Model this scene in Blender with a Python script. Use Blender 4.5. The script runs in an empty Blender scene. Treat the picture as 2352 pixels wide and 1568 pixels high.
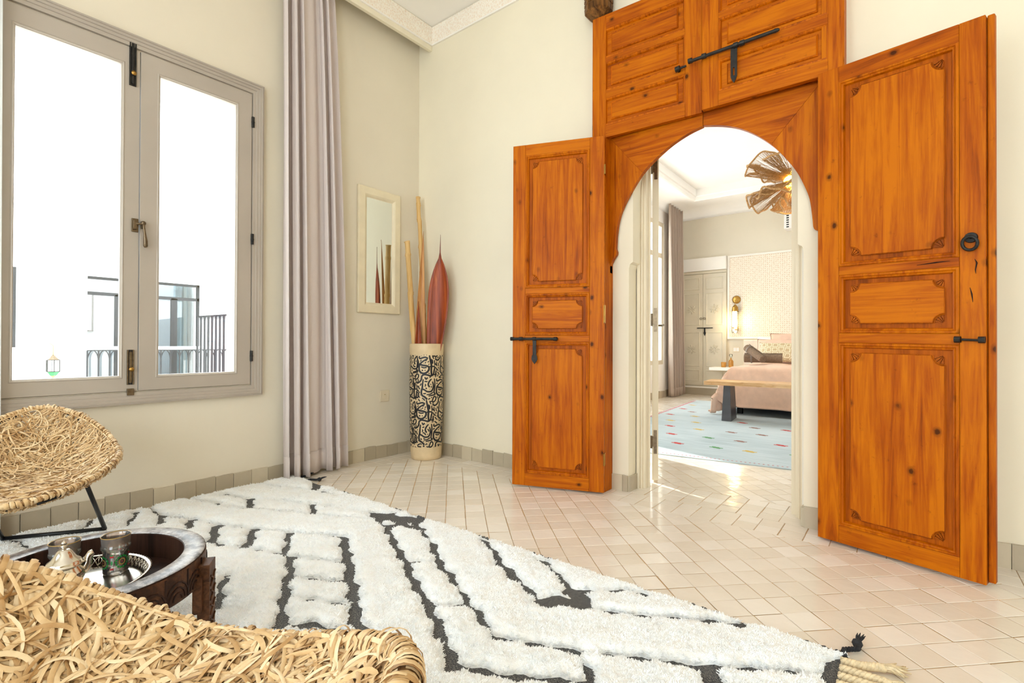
import bpy, bmesh, math, random
import numpy as np
from mathutils import Vector, Matrix
from mathutils.geometry import tessellate_polygon

# ------------------------------------------------------------------ camera, sky, sun, exposure
SC = bpy.context.scene
COL = SC.collection
CX, CY, CH = 3.159, -2.752, 0.87
yaw, pitch, roll = math.radians(-38.251), math.radians(0.3474), math.radians(0.2173)
cy_, sy_, cp_, sp_, cr_, sr_ = math.cos(yaw), math.sin(yaw), math.cos(pitch), math.sin(pitch), math.cos(roll), math.sin(roll)
fwd = Vector((sy_*cp_, cy_*cp_, sp_)); rt = Vector((cy_, -sy_, 0)); up = rt.cross(fwd)
rt2 = rt*cr_ + up*sr_; up2 = up*cr_ - rt*sr_
cam = bpy.data.cameras.new('camera'); camo = bpy.data.objects.new('camera', cam); COL.objects.link(camo)
m = Matrix((rt2, up2, -fwd)).transposed().to_4x4(); m.translation = (CX, CY, CH); camo.matrix_world = m
cam.sensor_width = 36; cam.lens = 36*1143.2/2352; cam.clip_start = 0.05
SC.camera = camo

w = bpy.data.worlds.new('sky'); SC.world = w; w.use_nodes = True
bg = w.node_tree.nodes['Background']; bg.inputs[0].default_value = (0.83, 0.93, 1.0, 1); bg.inputs[1].default_value = 5.5
sun = bpy.data.lights.new('sun', 'SUN'); sun.energy = 4.5; sun.angle = math.radians(1.0); sun.color = (1, .95, .86)
suno = bpy.data.objects.new('sun', sun); COL.objects.link(suno)
suno.rotation_euler = Vector((1, -.35, -1.0)).to_track_quat('-Z', 'Y').to_euler()
def portal(name, loc, direction, sx, sy):
    l = bpy.data.lights.new(name, 'AREA'); l.shape = 'RECTANGLE'; l.size = sx; l.size_y = sy; l.cycles.is_portal = True
    o = bpy.data.objects.new(name, l); COL.objects.link(o); o.location = loc
    o.rotation_euler = Vector(direction).to_track_quat('-Z', 'Z').to_euler()
portal('portal_main_window', (-.36, -1.917, 1.51), (1, 0, 0), 1.15, 1.8)
portal('portal_bedroom_window', (-.36, 4.375, 1.72), (1, 0, 0), 1.95, 2.35)
portal('portal_bedroom_glass_door', (-.36, 1.35, 1.52), (1, 0, 0), 1.4, 2.2)
portal('portal_added_bedroom_window', (4.76, 3.4, 1.55), (-1, 0, 0), 1.7, 1.6)  # portal of the added bedroom fill window
portal('portal_added_rear_window', (1.5, -5.56, 1.6), (0, 1, 0), 1.7, 2.4)  # portal of an added rear window
portal('portal_added_rear_opening', (4.1, -5.56, 1.65), (0, 1, 0), 2.4, 2.9)  # portal of the larger added rear window
vs = SC.view_settings
vs.view_transform = 'Standard'; vs.look = 'None'; vs.gamma = 1; vs.use_curve_mapping = False
vs.exposure = 0.54
SC.cycles.use_denoising = True
SC.cycles.max_bounces = 10; SC.cycles.diffuse_bounces = 6; SC.cycles.glossy_bounces = 4
SC.cycles.transmission_bounces = 6; SC.cycles.transparent_max_bounces = 32
SC.cycles.caustics_reflective = False; SC.cycles.caustics_refractive = False
SC.cycles.sample_clamp_indirect = 6.0

R = random.Random(7)
NR = np.random.default_rng(11)
PI = math.pi

# ------------------------------------------------------------------ object helpers
def tag(o, label=None, cat=None, group=None, kind=None):
    if label: o['label'] = label
    if cat: o['category'] = cat
    if group: o['group'] = group
    if kind: o['kind'] = kind
    return o
def thing(name, label, cat, loc=(0, 0, 0), rz=0, group=None):
    o = bpy.data.objects.new(name, None); COL.objects.link(o); o.empty_display_size = .1
    o.location = loc; o.rotation_euler = (0, 0, rz)
    return tag(o, label, cat, group)
def hold(name, loc=(0, 0, 0), rz=0):
    o = bpy.data.objects.new(name, None); COL.objects.link(o); o.location = loc; o.rotation_euler = (0, 0, rz)
    o['kind'] = 'structure'
    return o

class MB:
    def __init__(s): s.v = []; s.f = []
    def add(s, vs_, fs):
        n = len(s.v); s.v.extend([tuple(p) for p in vs_]); s.f.extend([tuple(i+n for i in f) for f in fs]); return s
    def box(s, x0, x1, y0, y1, z0, z1):
        return s.add([(x0, y0, z0), (x1, y0, z0), (x1, y1, z0), (x0, y1, z0), (x0, y0, z1), (x1, y0, z1), (x1, y1, z1), (x0, y1, z1)],
                     [(0, 3, 2, 1), (4, 5, 6, 7), (0, 1, 5, 4), (1, 2, 6, 5), (2, 3, 7, 6), (3, 0, 4, 7)])
    def tube(s, pts, r, n=10, closed=False, caps=True, flat=1.0, upv=None):
        pts = [Vector(p) for p in pts]; N = len(pts); rs = r if hasattr(r, '__len__') else [r]*N
        vs_ = []; ref = Vector(upv) if upv else Vector((0, 0, 1))
        prev = None
        for i, p in enumerate(pts):
            a = pts[(i-1) % N] if (i > 0 or closed) else p; b = pts[(i+1) % N] if (i < N-1 or closed) else p
            t = (b-a).normalized() if (b-a).length > 1e-9 else Vector((0, 0, 1))
            if prev is None:
                u = t.cross(ref)
                if u.length < 1e-3: u = t.cross(Vector((1, 0, 0)))
            else:
                u = prev - t*prev.dot(t)
            u.normalize(); prev = u; v = t.cross(u)
            for k in range(n):
                an = 2*PI*k/n; vs_.append(p+u*(math.cos(an)*rs[i])+v*(math.sin(an)*rs[i]*flat))
        fs = []
        for i in range(N if closed else N-1):
            j = (i+1) % N
            for k in range(n):
                k2 = (k+1) % n; fs.append((i*n+k, i*n+k2, j*n+k2, j*n+k))
        if caps and not closed:
            fs.append(tuple(range(n-1, -1, -1))); fs.append(tuple((N-1)*n+k for k in range(n)))
        return s.add(vs_, fs)
    def lathe(s, prof, c=(0, 0, 0), n=32, axis='z', caps=True):
        vs_ = []
        for r, z in prof:
            for k in range(n):
                a = 2*PI*k/n
                if axis == 'z': vs_.append((c[0]+r*math.cos(a), c[1]+r*math.sin(a), c[2]+z))
                elif axis == 'y': vs_.append((c[0]+r*math.cos(a), c[1]+z, c[2]+r*math.sin(a)))
                else: vs_.append((c[0]+z, c[1]+r*math.cos(a), c[2]+r*math.sin(a)))
        fs = []
        for i in range(len(prof)-1):
            for k in range(n):
                k2 = (k+1) % n; fs.append((i*n+k, i*n+k2, (i+1)*n+k2, (i+1)*n+k))
        if caps:
            if prof[0][0] > 1e-5: fs.append(tuple(range(n-1, -1, -1)))
            if prof[-1][0] > 1e-5: fs.append(tuple((len(prof)-1)*n+k for k in range(n)))
        return s.add(vs_, fs)
    def grid(s, P, closed_u=False):
        h = len(P); wd = len(P[0]); vs_ = [p for row in P for p in row]; fs = []
        for i in range(h-1):
            for j in range(wd if closed_u else wd-1):
                k = (j+1) % wd; fs.append((i*wd+j, i*wd+k, (i+1)*wd+k, (i+1)*wd+j))
        return s.add(vs_, fs)
    def prism(s, poly, d0, d1, plane='xz', holes=()):
        loops = [list(poly)]+[list(h) for h in holes]
        tri = tessellate_polygon([[Vector((a, b, 0)) for a, b in L] for L in loops])
        flat = [p for L in loops for p in L]; n = len(flat)
        def P(a, b, d):
            return (a, d, b) if plane == 'xz' else ((d, a, b) if plane == 'yz' else (a, b, d))
        vs_ = [P(a, b, d0) for a, b in flat]+[P(a, b, d1) for a, b in flat]
        fs = [tuple(t) for t in tri]+[tuple(i+n for i in reversed(t)) for t in tri]
        o = 0
        for L in loops:
            k = len(L)
            for i in range(k):
                j = (i+1) % k; fs.append((o+i, o+j, o+j+n, o+i+n))
            o += k
        return s.add(vs_, fs)
    def ring(s, x0, x1, z0, z1, prof, plane='xz'):
        """mitred moulding round a rectangle; prof = [(inset, depth)...]"""
        n = len(prof); vs_ = []
        for (sx, sz) in ((0, 0), (1, 0), (1, 1), (0, 1)):
            for ins, d in prof:
                a = x0+ins if sx == 0 else x1-ins; b = z0+ins if sz == 0 else z1-ins
                vs_.append((a, d, b) if plane == 'xz' else (d, a, b))
        fs = []
        for c in range(4):
            e = (c+1) % 4
            for i in range(n-1): fs.append((c*n+i, e*n+i, e*n+i+1, c*n+i+1))
        return s.add(vs_, fs)
    def xform(s, M):
        s.v = [tuple(M @ Vector(p)) for p in s.v]; return s
    def build(s, name, mat, parent=None, smooth=False, bevel=0, auto=True):
        me = bpy.data.meshes.new(name); me.from_pydata(s.v, [], s.f); me.update()
        bm = bmesh.new(); bm.from_mesh(me); bmesh.ops.recalc_face_normals(bm, faces=bm.faces); bm.to_mesh(me); bm.free()
        if smooth: me.polygons.foreach_set('use_smooth', [True]*len(me.polygons))
        me.materials.append(mat)
        o = bpy.data.objects.new(name, me); COL.objects.link(o)
        if parent: o.parent = parent
        if bevel:
            b = o.modifiers.new('bevel', 'BEVEL'); b.width = bevel; b.segments = 2; b.limit_method = 'ANGLE'; b.angle_limit = math.radians(40)
        return o
def fast_mesh(name, V, Fq, mat, parent=None, smooth=True):
    me = bpy.data.meshes.new(name); V = np.asarray(V, np.float32); Fq = np.asarray(Fq, np.int32)
    me.vertices.add(len(V)); me.vertices.foreach_set('co', V.ravel())
    k = Fq.shape[1]; me.loops.add(Fq.size); me.loops.foreach_set('vertex_index', Fq.ravel())
    me.polygons.add(len(Fq)); me.polygons.foreach_set('loop_start', np.arange(0, Fq.size, k, dtype=np.int32))
    me.update(calc_edges=True); me.validate()
    if smooth: me.polygons.foreach_set('use_smooth', np.ones(len(me.polygons), bool))
    me.materials.append(mat); o = bpy.data.objects.new(name, me); COL.objects.link(o)
    if parent: o.parent = parent
    return o

# ------------------------------------------------------------------ materials
def lin(r, g, b):
    f = lambda c: ((c/255+.055)/1.055)**2.4 if c > 10 else c/255/12.92
    return (f(r), f(g), f(b), 1)
class NT:
    def __init__(s, name):
        s.m = bpy.data.materials.new(name); s.m.use_nodes = True; s.t = s.m.node_tree; s.n = s.t.nodes
        s.b = s.n['Principled BSDF']
    def node(s, typ, **kw):
        n = s.n.new(typ)
        for k, v in kw.items():
            if k.startswith('i_'):
                key = k[2:]; key = int(key) if key.isdigit() else key
                if hasattr(v, 'is_linked'): s.t.links.new(v, n.inputs[key])
                else: n.inputs[key].default_value = v
            else: setattr(n, k, v)
        return n
    def link(s, a, b): s.t.links.new(a, b)
    def ramp(s, fac, stops, interp='LINEAR'):
        n = s.n.new('ShaderNodeValToRGB'); s.t.links.new(fac, n.inputs[0]); n.color_ramp.interpolation = interp
        e = n.color_ramp.elements
        while len(e) < len(stops): e.new(.5)
        for i, (p, c) in enumerate(stops): e[i].position = p; e[i].color = c
        return n.outputs[0]
    def math(s, op, a, b=0.0, c=None):
        n = s.n.new('ShaderNodeMath'); n.operation = op
        for i, v in enumerate((a, b) if c is None else (a, b, c)):
            if hasattr(v, 'is_linked'): s.t.links.new(v, n.inputs[i])
            else: n.inputs[i].default_value = v
        return n.outputs[0]
    def mix(s, fac, a, b, blend='MIX'):
        n = s.n.new('ShaderNodeMix'); n.data_type = 'RGBA'; n.blend_type = blend
        for i, v in ((0, fac), (6, a), (7, b)):
            if hasattr(v, 'is_linked'): s.t.links.new(v, n.inputs[i])
            else: n.inputs[i].default_value = v
        return n.outputs[2]
    def coords(s, scale=(1, 1, 1), rot=(0, 0, 0), src='Object', offset=True):
        tc = s.n.new('ShaderNodeTexCoord'); mp = s.n.new('ShaderNodeMapping')
        mp.inputs['Scale'].default_value = scale; mp.inputs['Rotation'].default_value = rot
        out = tc.outputs[src]
        if offset:
            oi = s.n.new('ShaderNodeObjectInfo'); ad = s.n.new('ShaderNodeVectorMath'); ad.operation = 'ADD'
            mu = s.math('MULTIPLY', oi.outputs['Random'], 37.0)
            s.link(out, ad.inputs[0]); s.link(mu, ad.inputs[1]); out = ad.outputs[0]
        s.link(out, mp.inputs[0]); return mp.outputs[0]
    def noise(s, vec, scale=5, detail=4, rough=.5, dist=0, out=0):
        n = s.node('ShaderNodeTexNoise', i_Scale=scale, i_Detail=detail, i_Roughness=rough, i_Distortion=dist); s.link(vec, n.inputs['Vector']); return n.outputs[out]
    def bump(s, h, strength=.3, dist=.01, normal=None):
        n = s.node('ShaderNodeBump', i_Strength=strength, i_Distance=dist); s.link(h, n.inputs['Height'])
        if normal: s.link(normal, n.inputs['Normal'])
        s.link(n.outputs[0], s.b.inputs['Normal']); return n.outputs[0]
    def set(s, **kw):
        for k, v in kw.items():
            k = k.replace('_', ' ')
            if hasattr(v, 'is_linked'): s.link(v, s.b.inputs[k])
            else: s.b.inputs[k].default_value = v
        return s
def plain(name, c, rough=.6, metal=0, var=.06, nscale=8, bump=.0, spec=.5):
    t = NT(name); v = t.coords(offset=False); n = t.noise(v, nscale, 4)
    d = tuple(x*(1-var*2.2) for x in c[:3])+(1,); l = tuple(min(1, x*(1+var)) for x in c[:3])+(1,)
    t.set(Base_Color=t.ramp(n, [(.3, d), (.7, l)]), Roughness=rough, Metallic=metal)
    t.b.inputs['Specular IOR Level'].default_value = spec
    if bump: t.bump(t.noise(v, nscale*6, 3), bump, .004)
    return t.m
def wood(name, axis, dark, mid, light, rough=.38, knots=True, sat=1.0, grain=1.0):
    t = NT(name)
    sc = {'x': (.9, 16, 16), 'z': (16, 16, .9), 'y': (16, .9, 16)}[axis]
    v = t.coords(sc); vb = t.coords((1, 1, 1))
    n1 = t.noise(v, 1.6*grain, 6, .6, 1.6); n2 = t.noise(v, 9*grain, 3, .6)
    big = t.noise(vb, 2.2, 3, .5)
    f = t.math('ADD', t.math('MULTIPLY', n1, .75), t.math('MULTIPLY', n2, .25))
    f = t.math('ADD', t.math('MULTIPLY', f, .8), t.math('MULTIPLY', big, .3))
    col = t.ramp(f, [(.33, dark), (.48, mid), (.64, light)])
    if knots:
        ks = {'x': (5.0, 7, 7), 'z': (7, 7, 5.0), 'y': (7, 5, 7)}[axis]
        kv = t.coords(ks); vo = t.node('ShaderNodeTexVoronoi', i_Scale=1.35, i_Randomness=1.0); t.link(kv, vo.inputs['Vector'])
        sp = t.noise(t.coords((1, 1, 1)), 90, 2)
        kf = t.ramp(t.math('ADD', vo.outputs['Distance'], t.math('MULTIPLY', sp, .05)), [(.085, (1, 1, 1, 1)), (.115, (.5, .5, .5, 1)), (.19, (0, 0, 0, 1))])
        kd = tuple(x*.12 for x in dark[:3])+(1,)
        col = t.mix(t.math('MULTIPLY', kf, .85), col, kd)
        st = t.ramp(t.noise(vb, 26, 5, .7), [(.63, (0, 0, 0, 1)), (.76, (1, 1, 1, 1))])
        col = t.mix(t.math('MULTIPLY', st, .45), col, tuple(x*.3 for x in dark[:3])+(1,))
    t.set(Base_Color=col, Roughness=t.math('ADD', t.math('MULTIPLY', n2, .25), rough-.05)); t.b.inputs['Specular IOR Level'].default_value = .14
    t.bump(n2, .18, .003)
    return t.m
OD, OM, OL = lin(106, 43, 0), lin(162, 75, 0), lin(193, 105, 0)
M = {}
M['wood_v'] = wood('orange_wood_vertical', 'z', OD, OM, OL)
M['wood_h'] = wood('orange_wood_horizontal', 'x', OD, OM, OL)
M['wood_trim'] = wood('orange_wood_trim', 'z', lin(92, 38, 0), lin(156, 72, 0), lin(200, 104, 2), knots=False)
M['wood_carve'] = wood('orange_wood_carving', 'z', lin(84, 36, 0), lin(136, 62, 0), lin(176, 88, 4), knots=False)
M['wood_flat'] = wood('orange_wood_recess', 'z', lin(98, 42, 0), lin(148, 68, 0), lin(184, 92, 2), knots=False)
M['dark_walnut'] = wood('dark_walnut', 'z', lin(16, 9, 7), lin(36, 22, 17), lin(62, 40, 30), rough=.4, knots=False)
M['brown_carved'] = wood('carved_brown_wood', 'x', lin(32, 19, 12), lin(62, 39, 25), lin(98, 64, 42), rough=.4, knots=False)
M['beam_wood'] = wood('old_beam_wood', 'z', lin(22, 15, 9), lin(78, 50, 24), lin(132, 88, 42), knots=False)
M['bench_wood'] = wood('bench_wood', 'x', lin(120, 76, 36), lin(196, 152, 104), lin(226, 192, 150), rough=.35)
M['bamboo'] = wood('bamboo', 'z', lin(176, 130, 70), lin(206, 164, 100), lin(226, 190, 132), knots=False)

def wallmat(name, c, var=.02):
    t = NT(name); v = t.coords(offset=False); n = t.noise(v, 2.2, 5, .55)
    d = tuple(x*(1-var*2) for x in c[:3])+(1,)
    t.set(Base_Color=t.ramp(n, [(.35, d), (.65, c)]), Roughness=.78); t.b.inputs['Specular IOR Level'].default_value = .3
    t.bump(t.noise(v, 9, 6, .6), .12, .01); return t.m
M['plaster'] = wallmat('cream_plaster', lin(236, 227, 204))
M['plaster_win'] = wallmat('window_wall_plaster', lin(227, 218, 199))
M['white'] = wallmat('white_plaster', lin(246, 241, 233))
M['ceil'] = wallmat('ceiling_paint', lin(252, 249, 244))
M['frame_paint'] = plain('taupe_window_paint', lin(178, 168, 156), .36, var=.03, nscale=3)
M['beige_paint'] = plain('beige_door_paint', lin(228, 215, 190), .45, var=.03, nscale=3)
M['iron'] = plain('black_iron', lin(46, 44, 42), .5, .5, var=.2, nscale=40, bump=.3)
M['black_metal'] = plain('black_metal', lin(22, 22, 24), .35, .3)
M['brass'] = plain('brass', lin(176, 136, 70), .3, 1.0)
M['old_brass'] = plain('aged_brass', lin(120, 104, 84), .35, 1.0, var=.15, nscale=60)
M['silver'] = plain('silver', lin(215, 208, 196), .17, 1.0, var=.03, nscale=30)
M['rail_iron'] = plain('grey_iron', lin(38, 40, 44), .5, .2)
M['mirror'] = plain('mirror_glass', (.82, .86, .84, 1), .02, 1.0, var=0)
M['cream_frame'] = plain('cream_tadelakt', lin(233, 220, 190), .5, var=.03, nscale=12, bump=.1)
M['linen_pink'] = plain('pink_linen', lin(232, 196, 172), .85, var=.04, nscale=14, bump=.25)
M['white_cloth'] = plain('white_cotton', lin(244, 240, 236), .9, var=.02)
M['towel'] = plain('brown_towel', lin(140, 116, 94), .95, var=.12, nscale=60, bump=.8)
M['grey_fabric'] = plain('grey_fabric', lin(150, 140, 130), .9, var=.05, nscale=50, bump=.2)
M['black'] = plain('black_soft', lin(18, 18, 20), .8)
M['vase'] = plain('cream_ceramic', lin(222, 198, 158), .5, var=.06, nscale=14, bump=.1)
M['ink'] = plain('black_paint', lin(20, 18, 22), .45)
M['socket'] = plain('socket_plastic', lin(226, 212, 186), .4, var=.01)
M['grout'] = plain('grout', lin(200, 164, 120), .9, var=.08, nscale=10)
M['charcoal'] = plain('charcoal_wool', lin(44, 45, 50), .95, var=.25, nscale=120, bump=.6)
M['cord'] = plain('cream_cord', lin(238, 218, 180), .9, var=.08, nscale=90, bump=.5)
M['amber'] = plain('amber_glass', lin(200, 140, 60), .2, var=.1)

def tilemat(name, c1, c2, rough=.12, bumpy=.25):
    t = NT(name); at = t.node('ShaderNodeAttribute', attribute_name='tone'); v = t.coords(offset=False)
    n = t.noise(v, 14, 5, .6); f = t.math('ADD', t.math('MULTIPLY', at.outputs['Fac'], .65), t.math('MULTIPLY', n, .35))
    t.set(Base_Color=t.ramp(f, [(.2, c1), (.8, c2)]), Roughness=t.math('ADD', t.math('MULTIPLY', n, .16), rough-.05))
    t.bump(t.noise(v, 11, 3, .5), bumpy, .006); return t.m
M['tile'] = tilemat('zellige_floor', lin(231, 221, 206), lin(242, 235, 225), .09, .3)
M['basetile'] = tilemat('zellige_base', lin(176, 164, 142), lin(204, 192, 168), .3, .2)

def curtain_mat(name, c, alpha=1.0, trans=.25):
    t = NT(name); v = t.coords((1, 1, 1), offset=False); n = t.noise(t.coords((60, 60, 260), offset=False), 3, 2)
    d = tuple(x*.93 for x in c[:3])+(1,); t.set(Base_Color=t.ramp(n, [(.3, d), (.7, c)]), Roughness=.9)
    t.b.inputs['Specular IOR Level'].default_value = .15
    tr = t.node('ShaderNodeBsdfTranslucent', i_Color=c); mx = t.node('ShaderNodeMixShader', i_0=trans)
    t.link(t.b.outputs[0], mx.inputs[1]); t.link(tr.outputs[0], mx.inputs[2]); t.link(mx.outputs[0], t.n['Material Output'].inputs[0])
    t.bump(n, .15, .002); return t.m
M['curtain'] = curtain_mat('mauve_curtain', lin(226, 214, 210), trans=.12)
M['sheer'] = curtain_mat('white_sheer', lin(240, 240, 238), trans=.45)
M['curtain_b'] = curtain_mat('bedroom_curtain', lin(208, 190, 174), trans=.3)

def glassmat(name, tint=(1, 1, 1, 1), refl=.06):
    t = NT(name); n = t.n; tr = t.node('ShaderNodeBsdfTransparent', i_Color=tint); gl = t.node('ShaderNodeBsdfGlossy', i_Roughness=.01)
    mx = t.node('ShaderNodeMixShader', i_0=refl); t.link(tr.outputs[0], mx.inputs[1]); t.link(gl.outputs[0], mx.inputs[2])
    t.link(mx.outputs[0], n['Material Output'].inputs[0]); return t.m
M['pane'] = glassmat('window_glass')
def glass_solid(name, c, rough=.02, milk=.0):
    t = NT(name); fr = t.node('ShaderNodeFresnel', i_IOR=1.5); tr = t.node('ShaderNodeBsdfTransparent', i_Color=c); gl = t.node('ShaderNodeBsdfGlossy', i_Roughness=rough)
    mx = t.node('ShaderNodeMixShader'); t.link(t.math('ADD', fr.outputs[0], .06), mx.inputs[0]); t.link(tr.outputs[0], mx.inputs[1]); t.link(gl.outputs[0], mx.inputs[2])
    df = t.node('ShaderNodeBsdfDiffuse', i_Color=(.9, .86, .82, 1)); m2 = t.node('ShaderNodeMixShader', i_0=milk); t.link(mx.outputs[0], m2.inputs[1]); t.link(df.outputs[0], m2.inputs[2])
    t.link(m2.outputs[0], t.n['Material Output'].inputs[0]); return t.m
M['tea_glass'] = glass_solid('tea_glass', (.97, .96, .95, 1), milk=.04)
M['copper_glass'] = glass_solid('copper_tinted_glass', (.9, .70, .56, 1), .25, milk=.10)
M['lantern_glass'] = glass_solid('lantern_glass', (.95, .98, .97, 1))
M['green'] = plain('green_enamel', lin(20, 150, 60), .3)
M['red'] = plain('red_enamel', lin(190, 20, 30), .3)
M['gold'] = plain('gold_enamel', lin(196, 160, 90), .35, .6)
def emit(name, c, s):
    t = NT(name); t.set(Base_Color=c); t.b.inputs['Emission Color'].default_value = c; t.b.inputs['Emission Strength'].default_value = s; return t.m
M['lamp_glow'] = emit('warm_lamp_glow', (1, .80, .42, 1), 6)
M['bulb'] = emit('amber_bulb', (1, .62, .08, 1), 9)

# palm-leaf strips
t = NT('palm_strip'); v = t.coords((1, 1, 1), offset=False); n = t.noise(v, 45, 3, .6); at = t.node('ShaderNodeAttribute', attribute_name='tone')
f = t.math('ADD', t.math('MULTIPLY', at.outputs['Fac'], .6), t.math('MULTIPLY', n, .4))
t.set(Base_Color=t.ramp(f, [(.15, lin(178, 136, 84)), (.45, lin(220, 186, 136)), (.85, lin(242, 220, 180))]), Roughness=.5)
t.bump(t.noise(v, 260, 2), .25, .001); M['palm'] = t.m
# leaves
t = NT('dry_leaf_red'); v = t.coords((30, 30, 1.2)); n = t.noise(v, 1.5, 4, .6)
t.set(Base_Color=t.ramp(n, [(.3, lin(100, 34, 6)), (.55, lin(160, 66, 14)), (.75, lin(192, 104, 40))]), Roughness=.45); M['leaf_red'] = t.m
t = NT('dry_leaf_tan'); v = t.coords((30, 30, 1.2)); n = t.noise(v, 1.5, 4, .6)
t.set(Base_Color=t.ramp(n, [(.3, lin(160, 96, 44)), (.7, lin(214, 160, 96))]), Roughness=.5); M['leaf_tan'] = t.m
# rug
t = NT('charcoal_weave'); v = t.coords((1, 1, 1), offset=False); w1 = t.node('ShaderNodeTexWave', i_Scale=90.0, i_Distortion=1.0); t.link(v, w1.inputs['Vector'])
n = t.noise(t.coords((1, 2.2, 1), rot=(0, 0, .5), offset=False), 170, 3, .7); f = t.math('ADD', t.math('MULTIPLY', w1.outputs['Fac'], .18), t.math('MULTIPLY', n, .92))
t.set(Base_Color=t.ramp(f, [(.30, lin(30, 31, 36)), (.55, lin(66, 68, 74)), (.76, lin(168, 164, 152))]), Roughness=.95); t.bump(f, .6, .004); M['weave'] = t.m
t = NT('cream_wool'); v = t.coords((1, 1, 1), offset=False); n = t.noise(v, 16, 4, .65)
t.set(Base_Color=t.ramp(n, [(.25, lin(246, 244, 240)), (.6, lin(252, 254, 255))]), Roughness=.95); t.b.inputs['Specular IOR Level'].default_value = .1
t.bump(t.noise(v, 120, 4, .7), .7, .008); M['wool'] = t.m
t = NT('wool_strand'); v = t.coords((1, 1, 1), offset=False); n = t.noise(v, 16, 4, .65)
t.set(Base_Color=t.ramp(n, [(.25, lin(248, 247, 245)), (.6, lin(252, 254, 255))]), Roughness=.8); t.b.inputs['Specular IOR Level'].default_value = .1; M['wool_s'] = t.m
# carved stucco
t = NT('carved_stucco'); v = t.coords((1, 1, .8), offset=False)
vo = t.node('ShaderNodeTexVoronoi', i_Scale=52.0, feature='DISTANCE_TO_EDGE'); t.link(v, vo.inputs['Vector'])
wv = t.noise(v, 34, 2, .5, 3.0); f = t.math('MULTIPLY', t.ramp(vo.outputs[0], [(.0, (1, 1, 1, 1)), (.09, (.6, .6, .6, 1)), (.2, (0, 0, 0, 1))]), 1.0)
g = t.ramp(wv, [(.44, (0, 0, 0, 1)), (.5, (1, 1, 1, 1)), (.56, (0, 0, 0, 1))]); f = t.math('MAXIMUM', f, g)
t.set(Base_Color=t.mix(f, lin(240, 224, 206), lin(250, 245, 234)), Roughness=.8); t.bump(f, .35, .006); M['stucco'] = t.m
# patterned wall panel
t = NT('arabesque_panel'); v = t.coords((1, 1, 1), rot=(0, PI/4, 0), offset=False)
ck = t.node('ShaderNodeTexVoronoi', i_Scale=17.0, i_Randomness=.0, feature='DISTANCE_TO_EDGE'); t.link(v, ck.inputs['Vector'])
c2 = t.node('ShaderNodeTexVoronoi', i_Scale=32.0, i_Randomness=.12); t.link(t.coords((1, 1, 1), offset=False), c2.inputs['Vector'])
f = t.ramp(c2.outputs['Distance'], [(.18, (1, 1, 1, 1)), (.3, (0, 0, 0, 1))]); f2 = t.ramp(ck.outputs[0], [(.03, (1, 1, 1, 1)), (.08, (0, 0, 0, 1))])
t.set(Base_Color=t.mix(t.math('MAXIMUM', f, t.math('MULTIPLY', f2, .28)), lin(240, 230, 214), lin(206, 178, 146)), Roughness=.8); M['arabesque'] = t.m
# kilim
t = NT('blue_kilim'); v = t.coords((1, 1, 1), offset=False); n = t.noise(t.coords((1.2, 30, 1), offset=False), 2, 4, .6); b_ = t.noise(v, 1.2, 3)
t.set(Base_Color=t.ramp(t.math('ADD', t.math('MULTIPLY', n, .6), t.math('MULTIPLY', b_, .4)), [(.3, lin(150, 166, 172)), (.5, lin(184, 198, 204)), (.7, lin(208, 216, 220))]), Roughness=.95); M['kilim'] = t.m
M['flower_red'] = plain('rug_red', lin(196, 60, 56), .95); M['flower_green'] = plain('rug_green', lin(92, 150, 96), .95)
M['flower_yellow'] = plain('rug_yellow', lin(214, 180, 90), .95); M['flower_brown'] = plain('rug_brown', lin(150, 110, 100), .95)
t = NT('gold_circle_fabric'); v = t.coords((1, 1, 1), offset=False); vo = t.node('ShaderNodeTexVoronoi', i_Scale=13.0, i_Randomness=.45, feature='DISTANCE_TO_EDGE', ); t.link(v, vo.inputs['Vector'])
f = t.ramp(vo.outputs[0], [(.06, (0, 0, 0, 1)), (.1, (1, 1, 1, 1)), (.17, (1, 1, 1, 1)), (.22, (0, 0, 0, 1))])
t.set(Base_Color=t.mix(f, lin(196, 172, 132), lin(240, 228, 196)), Roughness=.7); M['cushion'] = t.m
t = NT('straw'); v = t.coords((1, 1, 1), offset=False); n = t.noise(v, 60, 3)
t.set(Base_Color=t.ramp(n, [(.3, lin(170, 126, 76)), (.7, lin(214, 172, 118))]), Roughness=.7); M['straw'] = t.m
M['facade'] = wallmat('white_facade', lin(250, 250, 248))
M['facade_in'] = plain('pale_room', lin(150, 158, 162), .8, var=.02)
M['pale_curtain'] = plain('pale_curtain', lin(126, 144, 150), .9, var=.05)
M['print'] = plain('pale_print', lin(196, 204, 196), .8, var=.15, nscale=14)
# ------------------------------------------------------------------ the setting
def struct(mb, name, mat, **kw):
    o = mb.build(name, mat, **kw); o['kind'] = 'structure'; return o

def rect(a0, a1, b0, b1): return [(a0, b0), (a1, b0), (a1, b1), (a0, b1)]
ROOM_X, ROOM_Y, ZC = 5.5, -5.2, 3.44
# window wall (x = 0) of this room, continues along the bedroom
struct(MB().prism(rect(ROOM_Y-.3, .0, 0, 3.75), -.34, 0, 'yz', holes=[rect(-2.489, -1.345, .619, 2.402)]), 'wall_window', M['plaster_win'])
struct(MB().prism(rect(.0, 6.5, 0, 3.75), -.34, 0, 'yz', holes=[rect(.7, 2.0, .45, 2.6), rect(3.4, 5.35, .55, 2.9)]), 'wall_bedroom_window', M['white'])
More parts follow.
